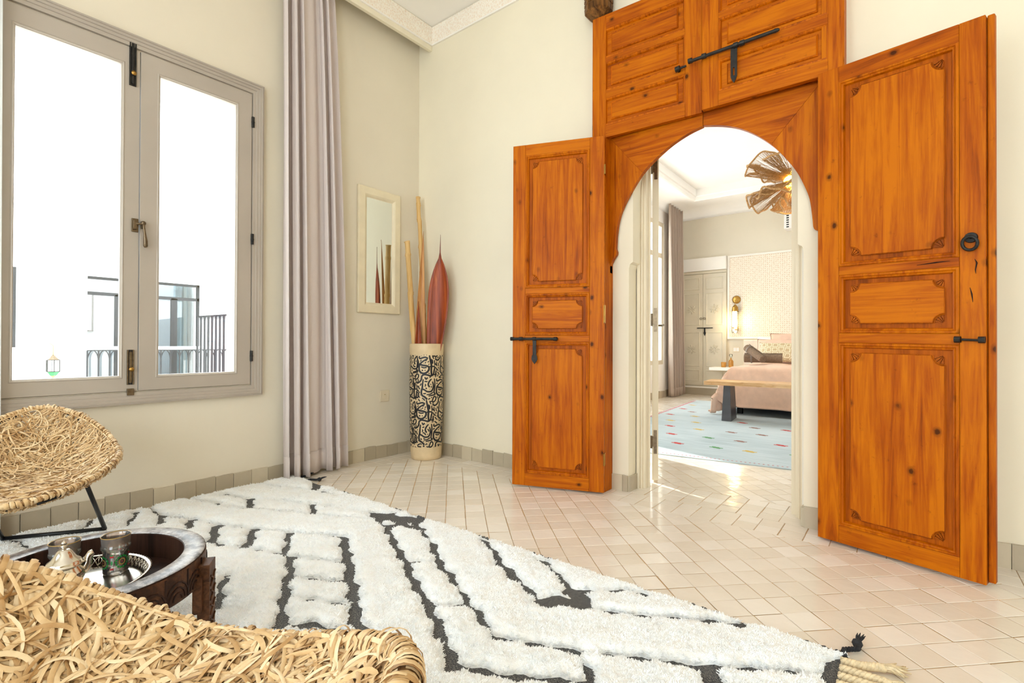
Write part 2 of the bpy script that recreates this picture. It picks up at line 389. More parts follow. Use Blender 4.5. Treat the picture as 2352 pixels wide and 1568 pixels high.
# door wall with stucco arch
arch = [(1.873, 0), (1.873, 1.325), (1.88, 1.35), (1.898, 1.362), (1.898, 1.74)]
for i in range(1, 24):
    a = PI-PI*i/24; arch.append((2.3255+.4275*math.cos(a), 1.78+.47*math.sin(a)))
arch += [(2.753, 1.74), (2.753, 1.362), (2.771, 1.35), (2.778, 1.325), (2.778, 0)]
poly = [(0, 0)]+arch+[(ROOM_X+.3, 0), (ROOM_X+.3, 3.75), (0, 3.75)]
struct(MB().prism(poly, 0, .10), 'wall_door', M['plaster'])
back = [(0, 0), (1.868, 0), (1.868, 2.5), (2.758, 2.5), (2.758, 0), (ROOM_X+.3, 0), (ROOM_X+.3, 3.75), (0, 3.75)]
struct(MB().prism(back, .098, .28), 'wall_bedroom_door', M['white'])
struct(MB().prism(rect(-.34, ROOM_X+.3, 0, 3.75), ROOM_Y-.34, ROOM_Y, 'xz', holes=[rect(.7, 2.3, .45, 2.75), rect(2.9, 5.3, .25, 3.05)]), 'wall_rear', M['plaster'])
struct(MB().box(ROOM_X, ROOM_X+.3, ROOM_Y, 0, 0, 3.75), 'wall_right', M['plaster'])
struct(MB().box(.0, ROOM_X, ROOM_Y, 0, ZC, ZC+.3), 'ceiling', M['ceil'])
# bedroom shell
BY, BX = 6.2, 4.4
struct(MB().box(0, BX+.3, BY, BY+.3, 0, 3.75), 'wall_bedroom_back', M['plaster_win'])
struct(MB().prism(rect(.28, BY, 0, 3.75), BX, BX+.3, 'yz', holes=[rect(2.6, 4.2, .8, 2.3)]), 'wall_bedroom_right', M['white'])
ceil = MB().box(0, BX, .28, BY, 3.42, 3.6)
ceil.prism(rect(0, BX, .28, BY), 3.25, 3.42, 'xy', holes=[rect(.46, BX-.46, .74, 5.52)])
ceil.ring(.46, BX-.46, .74, 5.52, [(0, 0), (.02, 0)], 'xz') if False else None
struct(ceil, 'ceiling_bedroom', M['ceil'])
# cove along the bedroom walls and a lip round the recessed tray
cv = [(0, 3.10), (.012, 3.10), (.03, 3.15), (.07, 3.2), (.14, 3.235), (.24, 3.25)]
mb = MB()
pr = [(b, z) for b, z in cv]
mb.grid([[(b, .28+b, z) for b, z in pr], [(b, BY-b, z) for b, z in pr], [(BX-b, BY-b, z) for b, z in pr], [(BX-b, .28+b, z) for b, z in pr]])
struct(mb, 'trim_bedroom_cove', M['ceil'], smooth=True)
lip = [(-.05, 3.251), (-.045, 3.235), (-.015, 3.235), (.002, 3.25), (.004, 3.30), (.02, 3.31), (.02, 3.421)]
mb = MB()
q = [(.46, .74), (BX-.46, .74), (BX-.46, 5.52), (.46, 5.52), (.46, .74)]; sg = [(1, 1), (-1, 1), (-1, -1), (1, -1), (1, 1)]
mb.grid([[(x+sx*b, y+sy*b, z) for b, z in lip] for (x, y), (sx, sy) in zip(q, sg)])
struct(mb, 'trim_bedroom_tray', M['ceil'])

# floors: individual glazed tiles in one mesh, grout bed below
def tile_floor(name, x0, x1, y0, y1, diag, mat, pitch_=.1, cx=2.847, cy=-.932, seed=1):
    bm = bmesh.new(); rr = random.Random(seed); lay = bm.faces.layers.float.new('tone_f')
    sq = .7071067811865476; col = bm.loops.layers.color.new('tone')
    h = pitch_/2-.0014
    def tile(px, py, ang):
        c, s = math.cos(ang), math.sin(ang); tx, ty = rr.gauss(0, .005), rr.gauss(0, .005); dz = rr.gauss(0, .0002)
        jx, jy = rr.gauss(0, .0006), rr.gauss(0, .0006); tone = rr.random(); vs_ = []
        for (hh, z) in ((h, -.0014), (h-.0014, 0)):
            for a, b in ((-1, -1), (1, -1), (1, 1), (-1, 1)):
                lx, ly = a*hh+jx, b*hh+jy
                vs_.append(bm.verts.new((px+lx*c-ly*s, py+lx*s+ly*c, z+dz+lx*tx+ly*ty)))
        for f in ((4, 5, 6, 7), (0, 1, 5, 4), (1, 2, 6, 5), (2, 3, 7, 6), (3, 0, 4, 7)):
            fc = bm.faces.new([vs_[i] for i in f])
            for l in fc.loops: l[col] = (tone, tone, tone, 1)
    if diag:
        n = int(max(x1-x0, y1-y0)/pitch_*1.5)+12; mx, my = (x0+x1)/2, (y0+y1)/2
        ox = ((mx-cx)*sq+(my-cy)*sq)/pitch_; oy = (-(mx-cx)*sq+(my-cy)*sq)/pitch_; bi, bj = round(ox), round(oy)
        for i in range(bi-n, bi+n):
            for j in range(bj-n, bj+n):
                a = (i+.5)*pitch_; b = (j+.5)*pitch_; px = cx+(a-b)*sq; py = cy+(a+b)*sq
                if x0-.08 < px < x1+.08 and y0-.08 < py < y1+.08: tile(px, py, PI/4)
        for co, no in (((x0, 0, 0), (-1, 0, 0)), ((x1, 0, 0), (1, 0, 0)), ((0, y0, 0), (0, -1, 0)), ((0, y1, 0), (0, 1, 0))):
            g = bm.verts[:]+bm.edges[:]+bm.faces[:]
            bmesh.ops.bisect_plane(bm, geom=g, plane_co=co, plane_no=no, clear_outer=True)
    else:
        nx = max(1, round((x1-x0)/pitch_)); ny = max(1, round((y1-y0)/pitch_))
        for i in range(nx):
            for j in range(ny): tile(x0+(i+.5)*pitch_, y0+(j+.5)*pitch_, 0)
    return bm
bm = tile_floor('a', .2, 5.3, -5.0, -.2, True, None, seed=2)
me_all = bpy.data.meshes.new('floor'); bmf = bmesh.new()
def append(b):
    tmp = bpy.data.meshes.new('tmp'); b.to_mesh(tmp); b.free(); bmf.from_mesh(tmp); bpy.data.meshes.remove(tmp)
append(bm)
append(tile_floor('b', 0, 5.5, -.2, 0, False, None, seed=3))
append(tile_floor('c', 0, .2, -5.2, -.2, False, None, seed=4))
append(tile_floor('c2', 5.3, 5.5, -5.2, -.2, False, None, seed=14))
append(tile_floor('d', 1.87, 2.77, 0, .3, False, None, seed=5))
bmf.to_mesh(me_all); bmf.free(); me_all.materials.append(M['tile'])
fo = bpy.data.objects.new('floor', me_all); COL.objects.link(fo); fo['kind'] = 'structure'
bmb = tile_floor('e', 0, 4.4, .3, 6.2, True, None, seed=6); me2 = bpy.data.meshes.new('floor_bedroom'); bmb.to_mesh(me2); bmb.free(); me2.materials.append(M['tile'])
fo2 = bpy.data.objects.new('floor_bedroom', me2); COL.objects.link(fo2); fo2['kind'] = 'structure'
struct(MB().box(-.34, 5.8, -5.5, 6.5, -.12, -.0022), 'floor_grout_bed', M['grout'])

# zellige skirting, single row
def skirting(name, axis, fixed, a0, a1, sgn, h=.092, depth=.012, seed=0, mat='basetile'):
    rr = random.Random(seed); me = bpy.data.meshes.new(name); bm = bmesh.new(); col = bm.loops.layers.color.new('tone'); a = a0
    while a < a1-.012:
        b = min(a+.1015+rr.gauss(0, .0012), a1); hh = h+rr.gauss(0, .003); d = depth+rr.gauss(0, .0012); tone = rr.random(); sl = rr.gauss(0, .0012)
        p = []
        for (u, z) in ((a+.0012, 0), (b-.0012, 0), (b-.0012, hh+sl), ((a+b)/2, hh+rr.gauss(0, .0014)), (a+.0012, hh-sl)):
            p.append((u, z))
        for dd in (0, d):
            for u, z in p:
                q_ = fixed+sgn*dd
                bm.verts.new((q_, u, z) if axis == 'y' else (u, q_, z))
        bm.verts.ensure_lookup_table(); n = len(bm.verts)-10; V = bm.verts
        fs = [[V[n+5+i] for i in range(5)]]+[[V[n+i], V[n+(i+1) % 5], V[n+5+(i+1) % 5], V[n+5+i]] for i in range(5)]
        for f in fs:
            fc = bm.faces.new(f)
            for l in fc.loops: l[col] = (tone, tone, tone, 1)
        a = b
    bmesh.ops.recalc_face_normals(bm, faces=bm.faces); bm.to_mesh(me); bm.free(); me.materials.append(M[mat])
    o = bpy.data.objects.new(name, me); COL.objects.link(o); o['kind'] = 'structure'; return o
skirting('baseboard_window', 'y', 0, -5.2, 0, 1, seed=1)
skirting('baseboard_door', 'x', 0, .012, 1.873, -1, h=.094, seed=2)
skirting('baseboard_door_right', 'x', 0, 2.778, 5.5, -1, h=.098, seed=3)
skirting('baseboard_jamb_left', 'y', 1.873, 0, .10, 1, h=.09, seed=4)
skirting('baseboard_jamb_right', 'y', 2.778, 0, .10, -1, h=.09, seed=5)
skirting('baseboard_right', 'y', 5.5, -5.2, 0, -1, seed=6)
skirting('baseboard_bedroom_window', 'y', 0, 2.3, 6.2, 1, h=.11, seed=7)

# pelmet with carved frieze on the window wall, frieze on the door wall
ob = struct(MB().box(.125, .155, ROOM_Y, 0, 3.243, ZC), 'trim_1', M['plaster'], bevel=.003)
def cornice(name, parts, kindmat=M['stucco']):
    e = hold(name)
    for nm, mbx, mt in parts: o = mbx.build(nm, mt, parent=e)
    return e
cornice('trim_2', [('frieze', MB().box(.155, .161, ROOM_Y, -.008, 3.29, 3.43), M['stucco']), ('bead', MB().box(.155, .166, ROOM_Y, -.012, 3.279, 3.291), M['white'])])
cornice('trim_3', [('frieze', MB().box(.155, ROOM_X, -.009, 0, 3.29, 3.43), M['stucco']), ('bead', MB().box(.155, ROOM_X, -.014, 0, 3.279, 3.291), M['white'])])

# ------------------------------------------------------------------ window_1
W = hold('window_1'); fp = M['frame_paint']
YL, YR, ZB, ZT = -2.551, -1.283, .554, 2.468
fr = MB().ring(YL, YR, ZB, ZT, [(0, 0), (0, .030), (.010, .034), (.012, .028), (.024, .028), (.026, .022), (.040, .022), (.042, .016), (.060, .016), (.062, -.02), (.066, -.06)], 'yz')
fr.build('window_frame', fp, parent=W)
def sash(name, y0, y1, gy0, gy1):
    s = MB().prism(rect(y0, y1, .621, 2.400), -.032, .010, 'yz', holes=[rect(gy0-.012, gy1+.012, .689, 2.317)]).build(name, fp, parent=W, bevel=.002)
    MB().ring(gy0-.014, gy1+.014, .687, 2.319, [(0, .0102), (.004, .013), (.008, .010), (.010, .006), (.014, .004), (.015, -.012)], 'yz').build('glazing_bead', fp, parent=s)
    MB().box(-.014, -.010, gy0-.01, gy1+.01, .691, 2.315).build('pane', M['pane'], parent=s)
    return s
s1 = sash('sash', -2.486, -1.919, -2.385, -1.997); s2 = sash('sash', -1.915, -1.348, -1.826, -1.439)
for z in (2.229, 1.510, .794):
    h = MB().tube([(.016, -1.344, z-.032), (.016, -1.344, z+.032)], .0085, 12); h.box(.012, .018, -1.352, -1.336, z-.03, z+.03)
    h.tube([(.016, -1.344, z-.003), (.016, -1.344, z+.003)], .0098, 12); h.build('hinge', M['iron'], parent=W, smooth=False)
# cremone handle
k = MB().box(.010, .018, -1.952, -1.922, 1.448, 1.518); k.box(.018, .030, -1.948, -1.930, 1.460, 1.508); k.box(.010, .017, -1.912, -1.896, 1.47, 1.508)
k.tube([(.026, -1.935, 1.490), (.034, -1.905, 1.492)], .006, 8)
hk = k.build('latch_plate', M['old_brass'], parent=W, bevel=.002)
hn = MB().tube([(.036, -1.906, 1.500), (.040, -1.905, 1.475), (.044, -1.902, 1.44), (.043, -1.898, 1.405), (.040, -1.897, 1.378), (.040, -1.897, 1.370)], [.009, .006, .0065, .010, .0105, .006], 12)
hn.lathe([(.0, -.012), (.010, -.010), (.012, 0), (.010, .008), (0, .01)], (.036, -1.906, 1.496), 12, 'x')
hn.build('handle', M['old_brass'], parent=W, smooth=True)
def bolt(z0, z1, top):
    b = MB().box(.010, .014, -1.966, -1.936, z0, z1); o = b.build('bolt', M['iron'], parent=W, bevel=.001)
    r_ = MB()
    r_.box(.014, .018, -1.966, -1.960, z0, z1); r_.box(.014, .018, -1.942, -1.936, z0, z1)
    r_.box(.014, .020, -1.957, -1.945, z0+.01, z1-.01); r_.build('slide', M['old_brass'] if not top else M['iron'], parent=o, bevel=.001)
    kz = z0+.06 if top else z1-.10
    kb = MB().lathe([(.0, 0), (.006, 0), (.006, .010), (.011, .012), (.011, .020), (0, .022)], (.018, -1.951, kz), 14, 'x'); kb.build('knob', M['brass'], parent=o, smooth=True)
    if not top:
        MB().box(.010, .022, -1.966, -1.936, z0-.055, z0-.02).build('keeper', M['old_brass'], parent=o, bevel=.002)
bolt(2.205, 2.435, True); bolt(.655, .835, False)

# bedroom windows (seen edge-on past the curtain)
def simple_window(name, y0, y1, z0, z1, mull, trans=None):
    e = hold(name)
    MB().ring(y0, y1, z0, z1, [(0, -.05), (0, -.01), (.07, -.01), (.07, -.05)], 'yz').build('window_frame', M['beige_paint'], parent=e)
    for yy in mull: MB().box(-.05, -.01, yy-.045, yy+.045, z0+.06, z1-.06).build('mullion', M['beige_paint'], parent=e)
    if trans: MB().box(-.05, -.01, y0+.06, y1-.06, trans-.04, trans+.04).build('transom', M['beige_paint'], parent=e)
    MB().box(-.034, -.030, y0+.05, y1-.05, z0+.05, z1-.05).build('pane', M['pane'], parent=e)
simple_window('window_2', 3.4, 5.35, .55, 2.9, (4.375,), 2.35)
simple_window('window_3', .7, 2.0, .45, 2.6, (1.35,))
def added_rear_window(name, x0, x1, z0=.45, z1=2.75):
    e = hold(name); y = ROOM_Y
    mbx = MB().prism(rect(x0, x1, z0, z1), y-.06, y-.02, 'xz', holes=[rect(x0+.07, (x0+x1)/2-.04, z0+.07, z1-.07), rect((x0+x1)/2+.04, x1-.07, z0+.07, z1-.07)])
    mbx.build('window_frame', M['frame_paint'], parent=e)
    MB().box(x0+.06, x1-.06, y-.042, y-.038, z0+.06, z1-.06).build('pane', M['pane'], parent=e)
added_rear_window('added_window_4', .7, 2.3); added_rear_window('added_window_5', 2.9, 5.3, .25, 3.05)  # unseen windows added behind the camera to let in more daylight

# ------------------------------------------------------------------ inner beige door frame and its open leaf
JF = hold('trim_4'); bp = M['beige_paint']
def jamb(x0, x1, s):
    m_ = MB(); a, b = (x0, x1)
    # stepped profile in plan, extruded up
    if s > 0: plan = [(a, .10), (a+.020, .10), (a+.020, .112), (a+.026, .108), (a+.032, .112), (a+.032, .125), (a+.048, .125), (a+.048, .165), (b, .165), (b, .172), (a-.004, .172)]
    else: plan = [(b, .10), (b-.014, .10), (b-.014, .112), (b-.020, .108), (b-.026, .112), (b-.026, .125), (b-.040, .125), (b-.040, .165), (a, .165), (a, .172), (b, .172)]
    return m_.prism(plan, 0, 2.5, 'xy')
jamb(1.878, 1.936, 1).build('jamb', bp, parent=JF); jamb(2.700, 2.765, -1).build('jamb', bp, parent=JF)
MB().box(1.936, 2.70, .125, .28, 2.42, 2.5).build('head', bp, parent=JF)
D = hold('door_1', (1.897, .292, 0), math.radians(112.5))
MB().box(0, .74, -.038, 0, .012, 2.40).build('door_leaf', bp, parent=D, bevel=.002)
for z in (1.03, .255, 2.0):
    h = MB().box(-.0035, .0, -.030, -.010, z-.075, z+.075); h.tube([(-.006, .004, z-.04), (-.006, .004, z+.04)], .006, 10); h.box(-.006, -.001, -.012, .004, z-.03, z+.035)
    h.build('hinge', M['old_brass'], parent=D)
lv = MB().tube([(.69, -.038, 1.02), (.69, -.075, 1.02), (.60, -.08, 1.02)], .008, 10); lv.box(.67, .71, -.044, -.038, .96, 1.08); lv.build('door_handle', M['old_brass'], parent=D)

# ------------------------------------------------------------------ old orange doorway: surround, arch board, upper shutters and two leaves
DW = thing('carved_doorway', 'orange stained pine doorway surround with horseshoe arch board and upper shutters', 'doorway', (2.314, 0, 0))
def L(mb): return mb.xform(Matrix.Translation((-2.314, 0, 0)))
wv, wh = M['wood_v'], M['wood_h']
FY = -.10
L(MB().box(1.679, 1.770, FY, -.001, .0, 2.826)).build('post', wv, parent=DW, bevel=.003)
L(MB().box(2.862, 2.950, FY, -.001, .0, 3.40)).build('post', wv, parent=DW, bevel=.003)
L(MB().box(1.70, 2.93, -.054, -.001, 2.112, 2.80)).build('backing_board', M['wood_flat'], parent=DW)
L(MB().box(2.308, 2.340, -.066, -.054, 2.11, 3.2)).build('seam_shade_strip', M['ink'], parent=DW)  # black strip stands in for the dark shade of the shutter seam
arch_w = [(1.770, 1.30), (1.770, 1.345), (1.786, 1.377), (1.809, 1.409), (1.812, 1.425), (1.805, 1.445), (1.808, 1.518), (1.822, 1.605), (1.850, 1.681), (1.903, 1.769), (1.975, 1.862), (2.044, 1.921), (2.141, 1.983), (2.234, 2.022), (2.313, 2.041)]
arch_r = [(2.316, 2.044), (2.406, 2.020), (2.489, 1.985), (2.568, 1.932), (2.644, 1.861), (2.702, 1.786), (2.752, 1.707), (2.787, 1.627), (2.808, 1.56), (2.818, 1.48), (2.822, 1.43), (2.826, 1.418), (2.842, 1.409), (2.846, 1.380), (2.862, 1.345), (2.862, 1.28)]
def smooth_pts(p, a, b):
    out = list(p[:a])
    seg = p[a:b]
    for i in range(len(seg)-1):
        p0 = seg[max(i-1, 0)]; p1 = seg[i]; p2 = seg[i+1]; p3 = seg[min(i+2, len(seg)-1)]
        for k in range(4):
            t_ = k/4; out.append(tuple(.5*((2*p1[c])+(-p0[c]+p2[c])*t_+(2*p0[c]-5*p1[c]+4*p2[c]-p3[c])*t_**2+(-p0[c]+3*p1[c]-3*p2[c]+p3[c])*t_**3) for c in (0, 1)))
    out += list(p[b-1:]); return out
aw = smooth_pts(arch_w, 6, len(arch_w)); ar = smooth_pts(arch_r, 0, 11)
# boards mitred where the side boards meet the top boards
def split(pts, f): return [p for p in pts if f(p)]
cutL = (1.975, 1.862); cutR = (2.644, 1.861)
left_side = [p for p in aw if p[1] <= 1.8621]+[(1.770, 2.111)]
L(MB().prism(left_side, -.040, -.012)).build('arch_board', wv, parent=DW, bevel=.002)
left_top = [(1.770, 2.111)]+[p for p in aw if p[1] >= 1.8619]+[(2.313, 2.111)]
L(MB().prism(left_top, -.0405, -.0115)).build('arch_board', wh, parent=DW, bevel=.002)
right_top = [(2.316, 2.111)]+[p for p in ar if p[1] >= 1.8609]+[(2.862, 2.111)]
L(MB().prism(right_top, -.0405, -.0115)).build('arch_board', wh, parent=DW, bevel=.002)
right_side = [p for p in ar if p[1] <= 1.8611]+[(2.862, 2.111)]
L(MB().prism(right_side, -.040, -.012)).build('arch_board', wv, parent=DW, bevel=.002)

def panel_simple(parent, x0, x1, z0, z1, y, Lf=lambda m_: m_):
    """plain recessed panel with a raised field, grain running sideways"""
    p = Lf(MB().box(x0, x1, y+.012, y+.016, z0, z1)).build('panel', M['wood_h'], parent=parent)
    Lf(MB().ring(x0, x1, z0, z1, [(0, y), (.006, y-.001), (.010, y+.003), (.014, y+.012)])).build('moulding', M['wood_trim'], parent=p)
    f = MB().ring(x0+.040, x1-.040, z0+.028, z1-.028, [(0, y+.012), (.001, y+.006), (.004, y+.008), (.008, y+.004)])
    Lf(f).build('field_edge', M['wood_trim'], parent=p)
    Lf(MB().box(x0+.047, x1-.047, y+.004, y+.012, z0+.035, z1-.035)).build('raised_field', M['wood_h'], parent=p, bevel=.001)
def shutter(name, x0, x1, stl, str_, yoff, rot, org, top):
    s = bpy.data.objects.new(name, None); COL.objects.link(s); s.parent = DW; s.location = (org-2.314, FY+yoff, 0); s.rotation_euler = (0, 0, rot)
    X = lambda m_: m_.xform(Matrix.Translation((-org, 0, 0)))
    rows = [(2.173, 2.332), (2.377, 2.545), (2.575, 2.745)]
    if top > 3: rows = [(2.173, 2.332), (2.378, 2.545), (2.575, 2.742), (2.79, 2.96), (3.0, 3.17)]
    px0, px1 = x0+stl, x1-str_
    X(MB().box(x0, px0, -.028, 0, 2.10, top)).build('stile', wv, parent=s, bevel=.0015)
    X(MB().box(px1, x1, -.028, 0, 2.10, top)).build('stile', wv, parent=s, bevel=.0015)
    zz = [2.10]+[v_ for r_ in rows for v_ in r_]+[top]
    for i in range(0, len(zz), 2): X(MB().box(px0+.0005, px1-.0005, -.028, 0, zz[i], zz[i+1])).build('rail', wh, parent=s, bevel=.0015)
    for z0, z1 in rows: panel_simple(s, px0, px1, z0, z1, -.026, X)
    return s
# left shutter is hinged at its outer edge and pushed in slightly
sl = shutter('shutter', 1.682, 2.3185, .075, .088, .026, math.radians(2.6), 1.682, 2.832)
sr = shutter('shutter', 2.328, 2.946, .082, .058, .026, 0, 2.328, 3.28)
b = MB().tube([(2.265, -.124, 2.363), (2.69, -.124, 2.369)], .0085, 12)
for x in (2.275, 2.345, 2.50, 2.53): b.tube([(x-.010, -.124, 2.366), (x+.010, -.124, 2.366)], .0135, 10)
b.tube([(2.675, -.124, 2.369), (2.695, -.124, 2.369)], [.011, .005], 10)
bo = L(b).build('bolt', M['iron'], parent=DW, smooth=False)
hp = MB().prism([(2.475, 2.36), (2.475, 2.215), (2.482, 2.195), (2.49, 2.183), (2.498, 2.195), (2.505, 2.215), (2.505, 2.36)], -.121, -.116, 'xz', holes=[[(2.486, 2.26), (2.486, 2.22), (2.494, 2.22), (2.494, 2.26)]])
L(hp).build('hasp', M['iron'], parent=bo)
L(MB().tube([(2.188, -.100, 2.358), (2.212, -.101, 2.360)], .0145, 10).tube([(2.205, -.101, 2.358), (2.245, -.101, 2.36)], .006, 8).tube([(2.20, -.101, 2.358), (2.20, -.06, 2.358)], .009, 8)).build('staple', M['iron'], parent=bo)

def carved_leaf(name, label, loc, ang, Wd, side, shear=0.0, stiles=(.086, .08), zrows=((.088, .885), (.925, 1.176), (1.212, 2.021)), ztop=2.088, zbot=.012):
    """leaf in local x 0..Wd from the hinge, seen face at y = -t (towards the room)"""
    T = thing(name, label, 'door', (loc[0], loc[1], 0), ang)
    s = side   # +1: face looks to local -y, -1: face looks to local +y
    th = .036
    def X(m_):
        m_.v = [(x, y*s, z-shear*(x/Wd)*(z/2.1)) for x, y, z in m_.v]; return m_
    a, b_ = stiles; x0, x1 = a, Wd-b_
    X(MB().box(0, a, -th, 0, zbot, ztop)).build('stile', wv, parent=T, bevel=.002)
    X(MB().box(x1, Wd, -th, 0, zbot, ztop)).build('stile', wv, parent=T, bevel=.002)
    zz = [zbot]+[v_ for r_ in zrows for v_ in r_]+[ztop]
    for i in range(0, len(zz), 2): X(MB().box(x0+.0004, x1-.0004, -th, 0, zz[i], zz[i+1])).build('rail', wh, parent=T, bevel=.002)
    for ri, (z0, z1) in enumerate(zrows):
        mid = ri == 1
        P = X(MB().box(x0, x1, -th+.014, -.006, z0, z1)).build('panel', M['wood_flat'], parent=T)
        y = -th
        X(MB().ring(x0, x1, z0, z1, [(0, y-.001), (.004, y-.004), (.009, y-.004), (.012, y+.001), (.016, y+.003), (.019, y+.002), (.022, y+.014)])).build('moulding', M['wood_v'], parent=P)
        # raised field with scooped corners
        ix0, ix1, iz0, iz1 = x0+.044, x1-.044, z0+.042, z1-.042; rc = .040 if not mid else .036
        pts = []
        for (cx_, cz_, a0) in ((ix0, iz0, PI/2), (ix1, iz0, PI), (ix1, iz1, 1.5*PI), (ix0, iz1, 0)):
            arc = []
            for k_ in range(9):
                aa = a0 - PI/2*k_/8 if False else a0-(PI/2)*k_/8
                arc.append((cx_+rc*math.cos(aa), cz_+rc*math.sin(aa)))
            pts += arc
        pts2 = []
        for (cx_, cz_, s0, s1) in ((ix0, iz0, PI/2, 0), (ix1, iz0, PI, PI/2), (ix1, iz1, 1.5*PI, PI), (ix0, iz1, 2*PI, 1.5*PI)):
            for k_ in range(9):
                aa = s0+(s1-s0)*k_/8; pts2.append((cx_+rc*math.cos(aa), cz_+rc*math.sin(aa)))
        f = MB().prism(pts2, y+.005, y+.015); X(f).build('raised_field', M['wood_h'] if mid else wv, parent=P, bevel=.0018)
        cvm = MB()
        # outline bead
        n_ = len(pts2); loop = [(px, y+.006, pz) for px, pz in pts2]
        cvm.tube(loop, .0021, 5, closed=True)
        for (cx_, cz_, sx, sz) in ((ix0, iz0, 1, 1), (ix1, iz0, -1, 1), (ix1, iz1, -1, -1), (ix0, iz1, 1, -1)):
            for w_ in range(4):
                a0 = math.radians(6+w_*21); a1 = a0+math.radians(16)
                r0, r1 = .006, rc-.009
                q_ = [(cx_+sx*r0*math.cos(a0), cz_+sz*r0*math.sin(a0)), (cx_+sx*r1*math.cos(a0), cz_+sz*r1*math.sin(a0)), (cx_+sx*(r1+.003)*math.cos((a0+a1)/2), cz_+sz*(r1+.003)*math.sin((a0+a1)/2)), (cx_+sx*r1*math.cos(a1), cz_+sz*r1*math.sin(a1))]
                cvm.prism(q_, y+.007, y+.015)
            cvm.tube([(cx_+sx*(rc-.004)*math.cos(k_*PI/16), y+.008, cz_+sz*(rc-.004)*math.sin(k_*PI/16)) for k_ in range(9)], .0025, 5)
        X(cvm).build('corner_fans', M['wood_carve'], parent=P)
    return T, X
TL, XL = carved_leaf('carved_door', 'narrow orange wooden door leaf folded open beside the tall patterned vase', (1.778, -.118), math.radians(180+19.9), .560, -1, shear=-.004)
TR, XR = carved_leaf('carved_door', 'large orange wooden door leaf with iron ring, folded open at the right', (2.862, -.100), math.radians(-16.2), .560, 1, shear=.030, zrows=((.088, .885), (.928, 1.180), (1.218, 2.030)), stiles=(.084, .073), ztop=2.098)
DW['kind'] = 'thing'
# left leaf ironwork
b = MB().tube([(.565, -.058, .903), (.27, -.058, .903)], .0085, 10)
for x in (.555, .50, .415, .285): b.tube([(x-.010, -.058, .903), (x+.010, -.058, .903)], .012, 10)
b.box(.49, .51, -.058, -.036, .897, .909); b.box(.30, .32, -.058, -.036, .897, .909)
bo = XL(b).build('bolt', M['iron'], parent=TL)
hs = MB().box(.402, .424, -.062, -.057, .80, .90); hs.prism([(.398, .805), (.394, .78), (.402, .765), (.413, .752), (.424, .765), (.432, .78), (.428, .805)], -.062, -.057, 'xz')
XL(hs).build('hasp', M['iron'], parent=bo, bevel=.001)
for z0, z1 in ((.997, 1.10), (.17, .241), (1.861, 1.918)):
    XL(MB().box(-.004, .003, -.040, -.004, z0, z1).tube([(-.003, -.041, z0), (-.003, -.041, z1)], .005, 8)).build('hinge', M['brass'], parent=TL)
# right leaf: ring pull, bolt remains, cover strip at the free edge
XR(MB().box(.5615, .582, -.020, .006, .02, 2.10)).build('cover_strip', wv, parent=TR, bevel=.004)
rg = MB().lathe([(0, -.010), (.018, -.008), (.020, 0)], (.520, -.036, 1.285), 16, 'y'); rg.tube([(.520, -.036, 1.285), (.520, -.056, 1.285)], .006, 8)
rgp = XR(rg).build('ring_plate', M['iron'], parent=TR, smooth=False)
circ = [(.520+.021*math.cos(a), -.054-.006*math.sin(a), 1.262+.024*math.sin(a)) for a in [2*PI*i/24 for i in range(24)]]
XR(MB().tube(circ, .0055, 8, closed=True)).build('ring_pull', M['iron'], parent=rgp, smooth=True)
st = MB()
for x in (.485, .552): st.tube([(x-.010, -.046, .906), (x+.008, -.046, .906)], .0125, 10); st.tube([(x, -.046, .906), (x, -.034, .906)], .006, 8)
st.tube([(.495, -.044, .906), (.545, -.044, .904)], .0045, 8)
XR(st).build('bolt_keeper', M['iron'], parent=TR)
sc_ = MB()
for pts in ([(.530, 1.205), (.536, 1.19), (.532, 1.165), (.533, 1.15)], [(.517, 1.10), (.522, 1.075), (.525, 1.045)], [(.36, 1.198), (.42, 1.203), (.46, 1.205)]):
    sc_.tube([(x, -.0365, z) for x, z in pts], [.0007]+[.0026, .0019][:len(pts)-2]+[.0006], 6)
XR(sc_).build('gouge_marks', M['dark_walnut'], parent=TR)

# dark carved lug above the shutters
lug = MB(); cxl, czl = 0, 0
prof = [(.0, -.206), (.030, -.205), (.086, -.150), (.089, -.118), (.082, -.113), (.089, -.108), (.090, -.092), (.082, -.087), (.090, -.082), (.090, -.066), (.083, -.061), (.090, -.056), (.088, .04), (.07, .12), (.05, .2)]
o_ = thing('carved_beam_end', 'dark carved octagonal wooden beam end above the top left of the shutters', 'beam end', (1.700, -.062, 3.035), math.radians(22.5))
bmk = MB().lathe([(r_*.98, z_) for r_, z_ in prof], (0, 0, 0), 8, 'z'); bmk.build('carved_knob', M['beam_wood'], parent=o_, bevel=.002)
